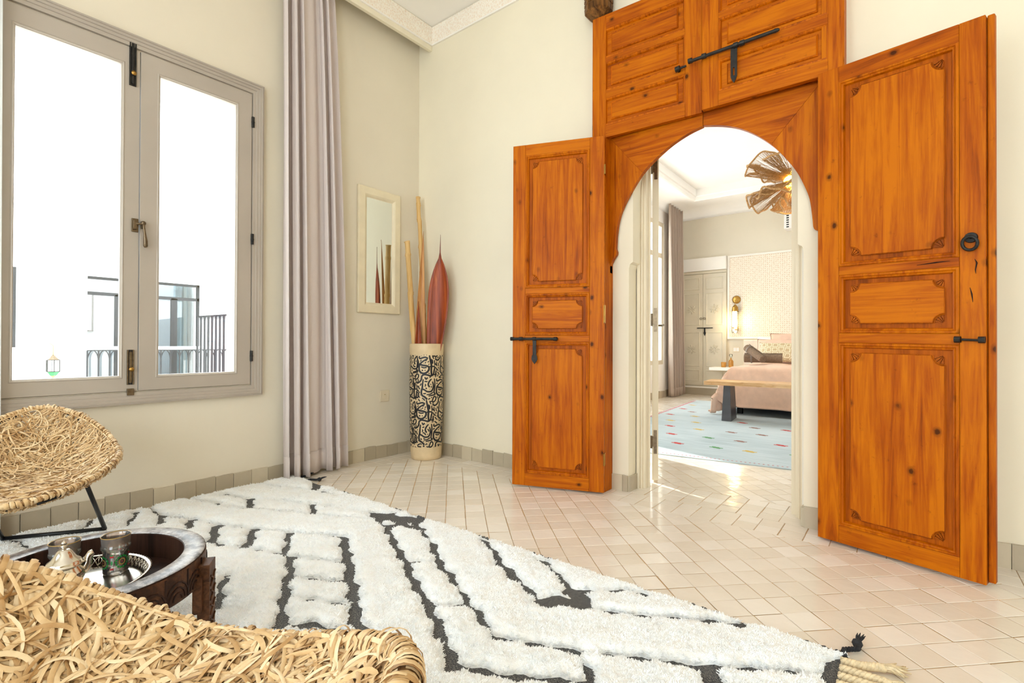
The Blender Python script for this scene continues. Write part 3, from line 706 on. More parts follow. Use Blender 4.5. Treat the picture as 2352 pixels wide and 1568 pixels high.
# ------------------------------------------------------------------ curtains
def curtain(name, label, mat, ytop, ybot, xc, zt, zb, folds, amp, seed, hem=.12, group=None, thick=.0, nz=46, nt=None, gp=1.15, warp=.0):
    """folded cloth hanging along y; ytop/ybot = (y0, y1) spans"""
    rr = random.Random(seed); nt = nt or folds*16
    ph = [rr.uniform(-.5, .5) for _ in range(folds+2)]; am = [rr.uniform(.65, 1.25) for _ in range(folds+2)]
    T = thing(name, label, 'curtain', (xc, (ybot[0]+ybot[1])/2, max(zb, 0)), group=group)
    P = []
    for i in range(nz+1):
        f = i/nz; z = zt+(zb-zt)*f; g = f**gp
        y0 = ytop[0]+(ybot[0]-ytop[0])*g; y1 = ytop[1]+(ybot[1]-ytop[1])*g; row = []
        for j in range(nt+1):
            t_ = j/nt; u = t_*folds+warp*math.sin(2*PI*t_*1.5+seed)*min(1, 4*t_*(1-t_)); u = min(max(u, 0), folds-1e-4); k = int(min(u, folds-1)); fr_ = u-k
            a = am[k]*(1-fr_)+am[k+1]*fr_; p_ = ph[k]*(1-fr_)+ph[k+1]*fr_
            wob = .25*math.sin(3.1*f+k*1.7)*f
            s_ = math.sin(2*PI*(u+.12*math.sin(2*PI*u+p_)+wob*.3)+p_)
            x = amp*a*(.55+.5*f)*(s_+.22*math.sin(4*PI*u+1.3*p_+f))
            y = y0+(y1-y0)*t_ + amp*.55*math.cos(2*PI*u+p_)*a*(.6+.4*f)
            row.append((x, y-(ybot[0]+ybot[1])/2, z-max(zb, 0)+(.006*math.sin(u*5)+.004*a if i == nz else 0)))
        P.append(row)
    mbx = MB().grid(P); o = mbx.build('cloth', mat, parent=T, smooth=True)
    if thick: sd = o.modifiers.new('solid', 'SOLIDIFY'); sd.thickness = thick
    ih = int(nz*(1-hem/(zt-zb))); hp_ = [[(x+.0035, y, z) for x, y, z in P[r_]] for r_ in range(ih, nz+1)]
    h = MB().grid(hp_).build('hem', mat, parent=T, smooth=True)
    sd = h.modifiers.new('solid', 'SOLIDIFY'); sd.thickness = .002
    return T
curtain('window_curtain', 'mauve grey floor-length curtain gathered beside the window near the corner', M['curtain'], (-1.215, -.875), (-1.205, -.735), .088, 3.41, .012, 5, .050, 11, thick=.0015, gp=.6, warp=.55)
curtain('sheer_curtain', 'white curtain edge hanging at the far side of the taupe window', M['sheer'], (-2.95, -2.445), (-2.95, -2.44), .048, 3.41, .012, 6, .03, 9, thick=.0012)

# ------------------------------------------------------------------ mirror, socket
T = thing('wall_mirror', 'narrow rectangular mirror in a cream frame on the wall beside the curtain', 'mirror', (0.002, -.397, 1.57))
yl, yr, z0, z1 = -.592, -.203, 1.103, 2.045
A = lambda mb: mb.xform(Matrix.Translation((-.002, .397, -1.57)))
A(MB().ring(yl, yr, z0, z1, [(0, .002), (0, .016), (.006, .022), (.055, .024), (.066, .018), (.074, .010), (.080, .008)], 'yz')).build('frame', M['cream_frame'], parent=T, bevel=.002)
A(MB().box(.004, .0085, yl+.074, yr-.056, z0+.072, z1-.070)).build('glass', M['mirror'], parent=T)
T = thing('wall_socket', 'square cream wall socket above the skirting beside the curtain', 'socket', (0.001, -.34, .47))
MB().box(0, .008, -.043, .043, -.044, .044).build('plate', M['socket'], parent=T, bevel=.003)
MB().lathe([(.0235, .0082), (.0235, .0095), (.020, .0095), (.0185, .004), (0, .004)], (0, 0, 0), 24, 'x', caps=False).build('outlet', M['socket'], parent=T, smooth=False)
pn = MB()
for dy, dz in ((-.0095, 0), (.0095, 0)): pn.lathe([(.0026, .0041), (0, .0043)], (0, dy, dz), 10, 'x')
pn.build('contact_holes', M['black'], parent=T)
MB().lathe([(.0024, .004), (.0024, .014), (0, .0152)], (0, 0, .011), 10, 'x').build('earth_pin', M['brass'], parent=T)

# ------------------------------------------------------------------ tall vase with painted strokes and dried leaves
VX, VY = .272, -.150
VP = [(.108, 0), (.114, .004), (.1165, .03), (.119, .08), (.126, .30), (.1285, .52), (.1285, .70), (.127, .78), (.1265, .80), (.129, .806), (.1295, .868), (.1275, .874), (.119, .874), (.117, .868), (.115, .70), (.10, .02), (0, .02)]
T = thing('floor_vase', 'tall cream cylindrical vase covered in black calligraphy strokes', 'vase', (VX, VY, .0))
MB().lathe(VP, n=64).build('body', M['vase'], parent=T, smooth=True)
def vr(z):
    for (r0, a), (r1, b_) in zip(VP, VP[1:]):
        if a <= z <= b_: return r0+(r1-r0)*(z-a)/max(b_-a, 1e-6)
    return .12
# stroke shapes on a unit square
def arcp(cx, cy, r, a0, a1, n=12, ry=None): return [(cx+r*math.cos(math.radians(a0+(a1-a0)*i/n)), cy+(ry or r)*math.sin(math.radians(a0+(a1-a0)*i/n))) for i in range(n+1)]
GL = [arcp(0, 0, .5, 200, 380)+[(.52, .35)], arcp(0, 0, .42, 150, -150), [(-.1, -.9), (0, 0), (.02, .9)], arcp(-.1, .1, .3, 0, 330)+[(.3, -.3), (.6, -.35)],
      [(-.7, .1), (-.3, .25), (.1, .1), (.5, .2), (.8, .05)], arcp(0, 0, .55, 170, 350)+arcp(.30, .05, .22, 0, 200, 6), [(-.5, .4), (-.1, .5), (.1, .2), (-.05, -.1), (-.4, -.3), (-.1, -.6), (.4, -.5)],
      arcp(0, 0, .7, 200, 320), [(-.6, 0), (.6, .12)], arcp(.0, .0, .28, 40, 400), [(0, -.6), (.05, .1), (.3, .5)], [(-.12, .0), (.12, .0)], [(-.12, .0), (.14, .05)], arcp(0, 0, .9, 240, 300)]
cell = .0022; Zl, Zh = .092, .795; Lc = 2*PI*.127; gw, gh = int(Lc/cell), int((Zh-Zl)/cell); occ = np.zeros((gh, gw), bool)
strokes = []
rg_ = random.Random(21)
filled = []
def dens(pts, st=.0022):
    out = []
    for (a, b_), (c_, d_) in zip(pts, pts[1:]):
        n_ = max(1, int(math.hypot(c_-a, d_-b_)/st))
        for i in range(n_): out.append((a+(c_-a)*i/n_, b_+(d_-b_)*i/n_))
    out.append(pts[-1]); return out
TILE = [(1.0, [(360,40),(375,120),(395,220),(392,300),(400,378)]), (.85, [(205,65),(195,90),(215,105),(260,90),(300,84),(340,103)]),
 (1.0, [(335,110),(290,130),(240,165),(205,200),(195,250),(200,300),(230,335),(280,346),(330,322),(355,280),(350,240),(310,222),(260,215),(215,202)]),
 (.9, [(303,130),(317,142)]), (.9, [(338,150),(352,162)]), (.9, [(293,166),(305,178)]), (.7, [(228,238),(270,254),(320,250)]), (.7, [(238,292),(262,302)]),
 (.8, [(155,60),(165,140),(160,220),(150,290),(182,312)]),
 (.9, [(355,240),(420,233),(452,245),(442,300),(430,358),(390,387),(330,372),(280,366),(242,392),(235,440),(210,480),(170,502),(138,490)]), (.8, [(430,360),(462,372),(474,335),(478,300)]),
 (.75, [(72,430),(112,436),(130,400),(150,360),(180,365),(185,400),(160,436),(120,442)]), (.7, [(58,346),(110,336),(180,324)]),
 (1.0, [(265,440),(255,520),(250,580),(235,640),(245,700),(290,730),(330,770)]), (.8, [(290,405),(310,440),(335,412)]),
 (.85, [(398,436),(360,480),(345,530),(368,572)]), (.85, [(412,480),(430,540),(420,600),(390,640),(330,642),(282,612),(252,602)]), (.6, [(292,516),(304,538),(290,560)]),
 (.6, [(412,70),(440,112)]), (.6, [(474,70),(466,130)]), (.6, [(420,178),(412,125)]), (.6, [(458,180),(502,232)]), (.6, [(468,244),(500,300)]), (.65, [(62,480),(82,562)]), (.65, [(112,500),(122,592)]),
 (.6, [(150,522),(160,602)]), (.6, [(186,545),(202,606)]), (.65, [(168,692),(212,742)]), (.65, [(140,642),(192,672)]), (.6, [(150,722),(130,782)]), (.65, [(318,694),(380,684),(422,655)]), (.6, [(345,772),(378,750)])]
def cat(p):
    out = []
    for i in range(len(p)-1):
        p0, p1, p2, p3 = p[max(i-1, 0)], p[i], p[i+1], p[min(i+2, len(p)-1)]
        for k in range(5):
            t_ = k/5; out.append(tuple(.5*((2*p1[c])+(-p0[c]+p2[c])*t_+(2*p0[c]-5*p1[c]+4*p2[c]-p3[c])*t_**2+(-p0[c]+3*p1[c]-3*p2[c]+p3[c])*t_**3) for c in (0, 1)))
    return out+[p[-1]]
def stamp(pts, wd):
    rw = max(1, int(wd*.9/cell))
    for x, z in dens(pts):
        r_, q_ = int((z-Zl)/cell), int((x % Lc)/cell) % gw
        for k_ in range(-rw, rw+1): occ[max(0, r_-rw):r_+rw+1, (q_+k_) % gw] = True
XC = .127*math.radians(-42)
for ii_ in range(3):
    for jj_ in range(-2, 5):
        ox_ = XC+ii_*Lc/3+(jj_ % 2)*Lc/6-(jj_//2)*.02; oz_ = .795-jj_*.169
        for w_, p_ in TILE:
            q_ = [(ox_+(x-318)*.000457, oz_-(y-35)*.000457) for x, y in cat(p_)]
            run = []
            for pt in q_+[None]:
                if pt and Zl+.006 < pt[1] < Zh-.006: run.append(pt)
                else:
                    if len(run) > 2: strokes.append((run, .0076*w_)); stamp(run, .0070*w_)
                    run = []
def dist_field():
    D = np.where(occ, 0, 99).astype(np.int16)
    for k_ in range(1, 9):
        m_ = D < 99; g_ = m_ | np.roll(m_, 1, 1) | np.roll(m_, -1, 1); g_[1:] |= m_[:-1]; g_[:-1] |= m_[1:]
        if k_ % 2 == 0: c2 = np.roll(m_, 1, 1) | np.roll(m_, -1, 1); g_[1:] |= c2[:-1]; g_[:-1] |= c2[1:]
        D[g_ & ~m_] = k_
    D[:2] = 0; D[-2:] = 0; return D
def grad_at(D, r_, q_):
    r0 = int(np.clip(r_, 3, gh-4)); c0 = int(q_) % gw; s_ = D[r0-2:r0+3]; cols = [(c0+k_) % gw for k_ in range(-2, 3)]; s_ = np.minimum(s_[:, cols], 9).astype(float)
    return s_[:, 3:].mean()-s_[:, :2].mean(), s_[3:].mean()-s_[:2].mean()
for it in range(600):
    D = dist_field(); need = 5 if it < 120 else (4 if it < 320 else 3); c_ = np.argwhere((D >= need) & (D < 99) | (D == 99))
    if len(c_) == 0: break
    r0, q0 = c_[rg_.randrange(len(c_))]; path = [(q0+.5, r0+.5)]
    for sg_ in (1, -1):
        r_, q_ = float(r0), float(q0); pv = None; seq = []
        for st_ in range(rg_.randint(9, 22)):
            gx_, gz_ = grad_at(D, r_, q_); l_ = math.hypot(gx_, gz_); dx, dz = (-gz_, gx_) if l_ > .05 else ((1, 0) if pv is None else pv)
            l_ = math.hypot(dx, dz) or 1; dx, dz = dx/l_, dz/l_
            if pv is None: dx, dz = dx*sg_, dz*sg_
            elif dx*pv[0]+dz*pv[1] < 0: dx, dz = -dx, -dz
            if pv: dx, dz = .5*dx+.5*pv[0], .5*dz+.5*pv[1]
            q_ += dx*1.6; r_ += dz*1.6; pv = (dx, dz)
            if not (3 < r_ < gh-3) or D[int(r_), int(q_) % gw] < need-1: break
            seq.append((q_+.5, r_+.5))
        path = path+seq if sg_ == 1 else seq[::-1]+path
    wd = {5: .0052, 4: .0042, 3: .0032}[need]; rm_ = 2
    if len(path) < 2: q_, r_ = path[0]; path = [(q_-.9, r_), (q_+.9, r_+.4)]
    for q_, r_ in path:
        rr_, cc_ = int(r_), int(q_)
        for k_ in range(-rm_, rm_+1): occ[max(0, rr_-rm_):rr_+rm_+1, (cc_+k_) % gw] = True
    strokes.append(([(q_*cell, Zl+r_*cell) for q_, r_ in path], wd))
sm = MB()
for pts, wd in strokes:
    dp = dens(pts, .006); n_ = len(dp); vs_ = []
    for i, (x, z) in enumerate(dp):
        a = dp[max(0, i-1)]; b_ = dp[min(n_-1, i+1)]; tx, tz = b_[0]-a[0], b_[1]-a[1]; l_ = math.hypot(tx, tz) or 1; nx, nz_ = -tz/l_, tx/l_
        hw = 1.25*wd*(.62+.38*math.sin(PI*min(1, (i+.6)/max(n_*.55, 1))*.5+.2))*(.75 if i in (0, n_-1) else 1)
        for sg_ in (-1, 1):
            xx, zz_ = x+nx*hw*sg_*.75, z+nz_*hw*sg_*.75; r_ = vr(zz_)+.0006; an = xx/.127
            vs_.append((r_*math.cos(an), r_*math.sin(an), zz_))
    sm.add(vs_, [(2*i, 2*i+1, 2*i+3, 2*i+2) for i in range(n_-1)])
sm.build('calligraphy', M['ink'], parent=T)

def blade(name, label, cat, base, tip, width, mat, curve=(0, 0, 0), cup=.25, facing=(.6, -.8, 0), prof=None, twist=0, top_spike=.0):
    """dried leaf, boat-shaped cross-section"""
    T = thing(name, label, cat, base); B = Vector((0, 0, 0)); E_ = Vector(tip)-Vector(base); N = 28
    fac = Vector(facing).normalized(); P = []
    for i in range(N+1):
        f = i/N; c = E_*f+Vector(curve)*math.sin(PI*f); tdir = (E_+Vector(curve)*PI*math.cos(PI*f)).normalized()
        side = tdir.cross(fac).normalized(); ff = side.cross(tdir).normalized()
        if twist: q_ = Matrix.Rotation(twist*f, 3, tdir); side = q_ @ side; ff = q_ @ ff
        wd = width*(prof(f) if prof else math.sin(PI*min(1, f*.93+.07))**.8)
        row = []
        for j in range(9):
            u = (j-4)/4; row.append(c+side*(u*wd*.5)+ff*(-cup*wd*(1-u*u)*.5))
        P.append(row)
    o = MB().grid(P).build(name+'_blade', mat, parent=T, smooth=True)
    sd = o.modifiers.new('solid', 'SOLIDIFY'); sd.thickness = .003
    return T
zb = .30
bigp = lambda f: (.42+.58*math.sin(PI*min(1, f/.62)*.5) if f < .62 else max(.03, (1-((f-.62)/.26)**2)**.62 if f < .86 else .16*(1-f)/.14+.02)) if f < .86 else .20*max(0, (1-f)/.14)+.02
b1 = Vector((VX+.02, VY-.015, .16)); t1 = Vector((VX+.085, VY-.07, 1.53))
blade('dried_leaf', 'broad dark red dried leaf with a long pointed tip standing in the vase', 'dried leaf', (VX+.020, VY-.02, .45), (VX+.125, VY+.02, 1.70), .165, M['leaf_red'], curve=(.03, .01, 0), cup=.32, facing=(.45, -.85, .1),
      prof=lambda f: (.30+.70*math.sin(PI/2*min(1, max(0, (f-.1))/.52))) if f < .62 else (max(.04, math.cos(PI/2*((f-.62)/.25))**.75) if f < .865 else .05*(1-f)/.135+.012))
blade('dried_leaf', 'slim tan dried leaf curving to a fine point between the bamboo canes', 'dried leaf', (VX-.075, VY-.02, .10), (VX-.005, VY-.035, 1.735), .085, M['leaf_tan'], curve=(-.005, .0, 0), cup=.5, facing=(.8, -.55, 0),
      prof=lambda f: .55+.45*math.sin(PI*f) if f < .5 else max(.02, 1.0*(1-((f-.5)/.5))**.85))
blade('dried_leaf', 'short dark red dried leaf low in the vase behind the tan leaf', 'dried leaf', (VX-.055, VY-.035, .10), (VX-.045, VY-.045, 1.20), .09, M['leaf_red'], cup=.5, facing=(.7, -.7, 0),
      prof=lambda f: .8 if f < .6 else max(.02, .8*(1-(f-.6)/.4)))
def cane(name, label, a, b, r, nodes, lean=0):
    T = thing(name, label, 'bamboo cane', a); mbx = MB(); A_, B_ = Vector((0, 0, 0)), Vector(b)-Vector(a); pts = []; rs = []
    ks = [0]+nodes+[1]
    for i in range(len(ks)-1):
        f0, f1 = ks[i], ks[i+1]; bend = Vector((math.sin(i*2.1)*.002, math.cos(i*1.7)*.002, 0))
        for f, rr_ in ((f0+.001, r*1.0), (f0+.004, r*1.1), (f0+.010, r*.93), ((f0+f1)/2, r*.9), (f1-.010, r*.95), (f1-.003, r*1.10)):
            pts.append(B_*f+bend*(0 if f in (f0+.001, f1-.003) else 1)); rs.append(rr_*(1.05-.15*f))
    mbx.tube(pts, rs, 14).build('cane', M['bamboo'], parent=T, smooth=True); return T
cane('bamboo_cane', 'tallest pale bamboo cane in the vase, leaning into the corner', (VX-.01, VY+.045, .10), (VX-.205, VY+.085, 2.065), .0195, [.42, .55, .68, .79, .90, .965])
cane('bamboo_cane', 'shorter thick bamboo cane at the mirror side of the vase', (VX-.03, VY-.02, .10), (VX-.150, VY-.075, 1.672), .024, [.40, .56, .74, .93])

# ------------------------------------------------------------------ shaggy rug
STROKES = [(0.03, [(0.087, -1.31), (0.277, -1.247), (0.439, -1.181), (0.522, -1.156), (0.623, -1.156), (0.675, -1.082)]), (0.07, [(0.264, -1.046), (0.423, -1.15)]), (0.022, [(0.114, -1.568), (0.307, -1.49), (0.492, -1.396), (0.672, -1.324), (0.907, -1.237), (1.063, -1.187), (1.145, -1.095)]), (0.05, [(0.321, -1.478), (0.484, -1.555)]), (0.04, [(0.7, -1.326), (0.817, -1.398)]), (0.12, [(1.097, -1.197), (1.19, -1.183), (1.284, -1.137)]), (0.07, [(1.232, -1.266), (1.299, -1.211), (1.393, -1.19)]), (0.022, [(0.302, -1.641), (0.488, -1.552), (0.81, -1.403), (1.14, -1.254), (1.232, -1.266)]), (0.042, [(1.232, -1.266), (1.402, -1.36), (1.629, -1.475), (1.78, -1.562), (1.92, -1.626), (2.04, -1.693), (2.132, -1.749), (2.197, -1.792), (2.229, -1.806)]), (0.022, [(0.616, -1.748), (0.787, -1.679), (0.962, -1.603), (1.106, -1.525), (1.199, -1.475)]), (0.05, [(0.806, -1.676), (0.987, -1.796)]), (0.035, [(0.977, -1.603), (1.187, -1.731)]), (0.018, [(0.877, -1.863), (0.982, -1.801), (1.164, -1.729), (1.221, -1.724), (1.449, -1.616)]), (0.04, [(1.221, -1.724), (1.357, -1.802), (1.487, -1.888), (1.595, -1.952), (1.681, -2.003)]), (0.05, [(1.199, -1.475), (1.398, -1.582), (1.556, -1.676), (1.674, -1.739), (1.784, -1.813), (1.861, -1.848), (1.913, -1.872)]), (0.016, [(1.381, -1.808), (1.54, -1.731), (1.57, -1.682)]), (0.022, [(1.513, -1.89), (1.617, -1.841), (1.745, -1.78)]), (0.045, [(1.663, -1.994), (1.738, -1.934), (1.86, -1.898)]), (0.03, [(1.342, -1.177), (1.565, -1.276), (1.703, -1.377), (1.846, -1.444), (2.016, -1.536), (2.091, -1.568), (2.214, -1.632), (2.262, -1.614), (2.371, -1.568), (2.451, -1.538)]), (0.04, [(1.565, -1.276), (1.73, -1.394), (1.846, -1.444)]), (0.018, [(1.607, -1.474), (1.715, -1.397)]), (0.022, [(1.924, -1.63), (1.96, -1.619), (2.019, -1.554), (2.021, -1.532)]), (0.04, [(2.202, -1.797), (2.26, -1.775), (2.336, -1.749), (2.483, -1.66), (2.529, -1.631)]), (0.03, [(2.446, -1.547), (2.492, -1.583), (2.529, -1.63)]), (0.035, [(1.69, -1.105), (1.783, -1.146), (1.918, -1.243), (2.053, -1.311), (2.141, -1.35), (2.211, -1.38)]), (0.05, [(1.918, -1.243), (2.053, -1.311)]), (0.1, [(2.216, -1.376), (2.259, -1.342), (2.317, -1.309)]), (0.07, [(2.244, -1.253), (2.31, -1.287)]), (0.02, [(2.327, -1.327), (2.417, -1.301)]), (0.018, [(2.417, -1.301), (2.452, -1.285), (2.54, -1.24), (2.584, -1.205), (2.639, -1.182), (2.686, -1.162)]), (0.035, [(2.691, -1.143), (2.737, -1.134), (2.768, -1.117)]), (0.028, [(1.979, -1.116), (2.061, -1.128), (2.157, -1.194), (2.226, -1.236), (2.281, -1.226), (2.352, -1.174)]), (0.018, [(2.353, -1.177), (2.393, -1.146)]), (0.03, [(2.392, -1.136), (2.464, -1.123)]), (0.022, [(2.519, -1.5), (2.581, -1.464), (2.649, -1.43), (2.702, -1.408), (2.763, -1.363), (2.845, -1.31), (2.916, -1.265), (2.986, -1.225), (3.019, -1.176)]), (0.05, [(2.719, -1.407), (2.753, -1.388)]), (0.07, [(2.746, -1.4), (2.774, -1.427)]), (0.05, [(3.024, -1.118), (3.021, -1.174), (3.01, -1.212), (3.015, -1.246)]), (0.022, [(0.068, -1.886), (0.262, -1.881), (0.423, -1.821), (0.61, -1.749)]), (0.035, [(0.098, -1.939), (0.299, -2.032)]), (0.045, [(0.278, -1.88), (0.397, -1.931)]), (0.045, [(0.447, -1.813), (0.547, -1.863)]), (0.05, [(0.614, -1.767), (0.824, -1.863)]), (0.022, [(0.064, -1.694), (0.292, -1.624)]), (0.022, [(0.112, -1.533), (0.307, -1.497)]), (0.05, [(0.326, -1.482), (0.469, -1.549)]), (0.022, [(0.084, -1.301), (0.225, -1.275), (0.383, -1.198)]), (0.035, [(0.068, -2.107), (0.182, -2.168)]), (0.02, [(0.208, -2.084), (0.231, -2.065)]), (0.03, [(0.03, -2.321), (0.047, -2.357)]), (0.02, [(0.809, -1.875), (0.872, -1.851)]), (0.02, [(1.147, -1.983), (1.191, -1.952)]), (0.035, [(1.19, -1.953), (1.276, -2.006), (1.421, -2.074)])]
RX0, RX1, RY0, RY1 = .055, 3.035, -3.0, -1.088
T = thing('shaggy_rug', 'thick cream wool rug with charcoal lines and fringed ends on the tiled floor', 'rug', ((RX0+RX1)/2, (RY0+RY1)/2, 0))
OX, OY = (RX0+RX1)/2, (RY0+RY1)/2
extra = []
for k_ in range(5):   # unseen side of the rug keeps the same lattice
    y = -2.25-.2*k_; extra += [(.025, [(.06, y-.15), (1.0, y), (2.0, y-.12), (3.03, y)])]
for k_ in range(7): x = .4+.42*k_; extra += [(.03, [(x, -2.25), (x+.12, -3.0)])]
ALLS = STROKES+extra+[(.02, [(RX0, RY1), (RX1, RY1)])]*0
def stroke_dist(X, Y):
    D = np.full(X.shape, 9.0)
    wob = .006*np.sin(X*61+Y*23)+.005*np.sin(X*37-Y*71)
    for w_, pts in ALLS:
        w_ = max(w_*.86, .021)
        for (ax, ay), (bx, by) in zip(pts, pts[1:]):
            dx, dy = bx-ax, by-ay; l2 = dx*dx+dy*dy+1e-9
            t_ = np.clip(((X-ax)*dx+(Y-ay)*dy)/l2, 0, 1); D = np.minimum(D, np.hypot(X-ax-t_*dx, Y-ay-t_*dy)-w_/2)
    return D+wob
def fbm(X, Y):
    s_ = np.zeros_like(X); 
    for fx, fy, p_, a in ((23, 11, 0, 1), (-13, 29, 1.3, 1), (47, 31, 2.1, .7), (-39, 53, .4, .7), (91, -67, 3.2, .45), (71, 103, 5.1, .45), (151, 127, 1.1, .3), (-171, 139, 2.6, .3)):
        s_ += a*np.sin(fx*X+fy*Y+p_+1.5*np.sin(fy*.37*X-fx*.21*Y))
    return s_/3.2
def pile_h(X, Y):
    D = stroke_dist(X, Y); edge = np.minimum.reduce([X-RX0, RX1-X, Y-RY0, RY1-Y+.004*np.sin(X*40)])
    d = np.minimum(D, edge*1.3); h = .020*np.clip(d/.028, 0, 1)**.5
    h = h*(1+.20*fbm(X, Y)); h[d <= .001] = -1
    return h, d
gs = .0062; nx_, ny_ = int((RX1-RX0)/gs), int((RY1-RY0)/gs)
gx = np.linspace(RX0, RX1, nx_); gy = np.linspace(RY0, RY1, ny_); GX, GY = np.meshgrid(gx, gy); H, DD = pile_h(GX, GY)
Z = np.where(H > 0, .006+H, .004); V = np.stack([GX-OX, GY-OY, Z], -1).reshape(-1, 3)
ii = np.arange((ny_-1)*nx_).reshape(ny_-1, nx_)[:, :-1].ravel(); Fq = np.stack([ii, ii+1, ii+nx_+1, ii+nx_], 1)
keep = (H.ravel()[Fq] > 0).sum(1) >= 1; Fq = Fq[keep]
used = np.unique(Fq); remap = np.zeros(len(V), np.int32); remap[used] = np.arange(len(used))
pm = fast_mesh('pile_ground', V[used], remap[Fq], M['wool'], T)
bk = MB().box(RX0-OX-.004, RX1-OX, RY0-OY, RY1-OY+.004, .001, .0065); bk.build('woven_backing', M['weave'], parent=T)
# wool locks as hair curves, denser towards the room centre that the rug is seen from
NH = 900000
px_ = NR.uniform(RX0, RX1, NH); py_ = NR.uniform(-2.75, RY1, NH)
dc_ = np.hypot(px_-CX, py_-CY); k_ = NR.random(NH) < np.clip(1.15/dc_, .28, 1.0)**1.3; k_ &= ~((px_-CX)*fwd.x+(py_-CY)*fwd.y < .75); px_, py_ = px_[k_], py_[k_]
hh, dd = pile_h(px_, py_); k_ = (hh > 0) & (dd > .0015); px_, py_, hh, dd = px_[k_], py_[k_], hh[k_], dd[k_]
# lean: away from the gaps plus clumpy drift
e_ = .004; gxx = stroke_dist(px_+e_, py_)-stroke_dist(px_-e_, py_); gyy = stroke_dist(px_, py_+e_)-stroke_dist(px_, py_-e_)
near = np.clip(1-dd/.035, 0, 1)[:, None]
cl = np.stack([np.sin(px_*63+py_*29)+np.sin(py_*97), np.cos(px_*41-py_*73)+np.sin(px_*113)], 1)*.35
lean = -np.stack([gxx, gyy], 1)/(2*e_)*near*.35+cl*.6+NR.normal(0, .38, (len(px_), 2))
L_ = (.013+.011*NR.random(len(px_)))*(1-.35*near[:, 0])
n_ = len(px_); P0 = np.stack([px_-OX, py_-OY, .006+hh*.55], 1)
dirv = np.concatenate([lean, np.ones((n_, 1))*.9], 1); dirv /= np.linalg.norm(dirv, axis=1)[:, None]
Kp = 4; pos = np.zeros((n_, Kp, 3), np.float32)
for i in range(Kp):
    f = i/(Kp-1); pos[:, i] = P0+dirv*(L_*f)[:, None]+np.concatenate([lean*.5, -np.ones((n_, 1))*.35], 1)*(L_*f*f*.8)[:, None]
cs_ = .013; ci_, cj_ = np.floor(px_/cs_), np.floor(py_/cs_)
hsh = lambda a, b, s__: (np.sin(a*127.1+b*311.7+s__)*43758.5453) % 1.0
tcx = (ci_+.2+.6*hsh(ci_, cj_, 1.0))*cs_-OX; tcy = (cj_+.2+.6*hsh(ci_, cj_, 7.0))*cs_-OY
lnx, lny = (hsh(ci_, cj_, 3.0)-.5)*.016, (hsh(ci_, cj_, 5.0)-.5)*.016
for i in range(1, Kp):
    f = (i/(Kp-1))**1.4*.62; pos[:, i, 0] += (tcx+lnx-pos[:, i, 0])*f; pos[:, i, 1] += (tcy+lny-pos[:, i, 1])*f
hc = bpy.data.hair_curves.new('pile'); hc.add_curves([Kp]*n_)
hc.points.foreach_set('position', pos.reshape(-1)) if hasattr(hc.points, 'foreach_set') else None
ra = hc.attributes.get('radius') or hc.attributes.new('radius', 'FLOAT', 'POINT')
ra.data.foreach_set('value', np.tile(np.array([.0012, .0012, .0010, .0004], np.float32), n_))
hc.materials.append(M['wool_s']); ho = bpy.data.objects.new('wool_pile', hc); COL.objects.link(ho); ho.parent = T; ho['kind'] = 'stuff'
# fringe at the open end
def braid(mbx, pts, r, turns=9):
    pts = [Vector(p) for p in pts]; N = 110
    def at(f):
        g_ = f*(len(pts)-1); i = min(int(g_), len(pts)-2); return pts[i].lerp(pts[i+1], g_-i)
    for s_ in range(3):
        q_ = []
        for i in range(N+1):
            f = i/N; c = at(f); t_ = (at(min(1, f+.02))-at(max(0, f-.02))).normalized(); u = t_.cross(Vector((0, 0, 1))).normalized(); v_ = u.cross(t_); a = 2*PI*(turns*f+s_/3)
            q_.append(c+u*math.cos(a)*r*.5+v_*math.sin(a)*r*.5)
        mbx.tube(q_, r*.50, 6)
fr_ = random.Random(4); ci = 0
for k_ in range(46):
    y = -1.125-.039*k_; ln = fr_.uniform(.10, .15); dy = fr_.uniform(-.02, .045) if k_ else .03
    if k_ == 0: dy = .045
    p = [(RX1-OX-.01, y-OY, .012), (RX1-OX+ln*.3, y-OY+dy*.1, .014), (RX1-OX+ln*.62, y-OY+dy*.5, .016), (RX1-OX+ln*.72, y-OY+dy*.7, .013)]
    fm = MB(); braid(fm, p, .0115, 4.5)
    for q_ in range(26):
        a = fr_.uniform(-.8, .8); b_ = Vector(p[-1])+Vector((-.004, fr_.uniform(-.006, .006), fr_.uniform(-.004, .005))); l_ = fr_.uniform(.03, .062)
        fm.tube([b_, b_+Vector((l_*.5, a*.015+dy*.2, fr_.uniform(-.002, .006))), b_+Vector((l_*math.cos(a), l_*math.sin(a)*.9+dy*.4, fr_.uniform(-.006, .004)))], [.0055, .0050, .0014], 5)
    fm.build('fringe_tassel', M['cord'], parent=T, smooth=True)
def black_knot(x, y, dx, dy, ln):
    fm = MB(); b0 = Vector((x-OX, y-OY, .012)); p = [b0, b0+Vector((dx*.4-dy*.15, dy*.4+dx*.15, .006))*ln, b0+Vector((dx*.75+dy*.1, dy*.75-dx*.1, .02))*ln, b0+Vector((dx, dy, .02))*ln]
    braid(fm, p, .0075, 5); e__ = p[-1]
    fm.lathe([(0, -.013), (.010, -.009), (.014, 0), (.011, .009), (0, .013)], tuple(e__), 12)
    for q_ in range(7):
        a = q_*.9; fm.tube([e__, e__+Vector((dx*.020+math.cos(a)*.008, dy*.020+math.sin(a)*.008, .010)), e__+Vector((dx*.034+math.cos(a)*.010, dy*.034+math.sin(a)*.010, .013))], [.004, .003, .0008], 5)
    fm.build('corner_braid', M['charcoal'], parent=T, smooth=True)
black_knot(3.03, -1.105, .22, .98, .10); black_knot(.20, -1.10, .6, .8, .09); black_knot(.10, -1.10, .15, .95, .075)
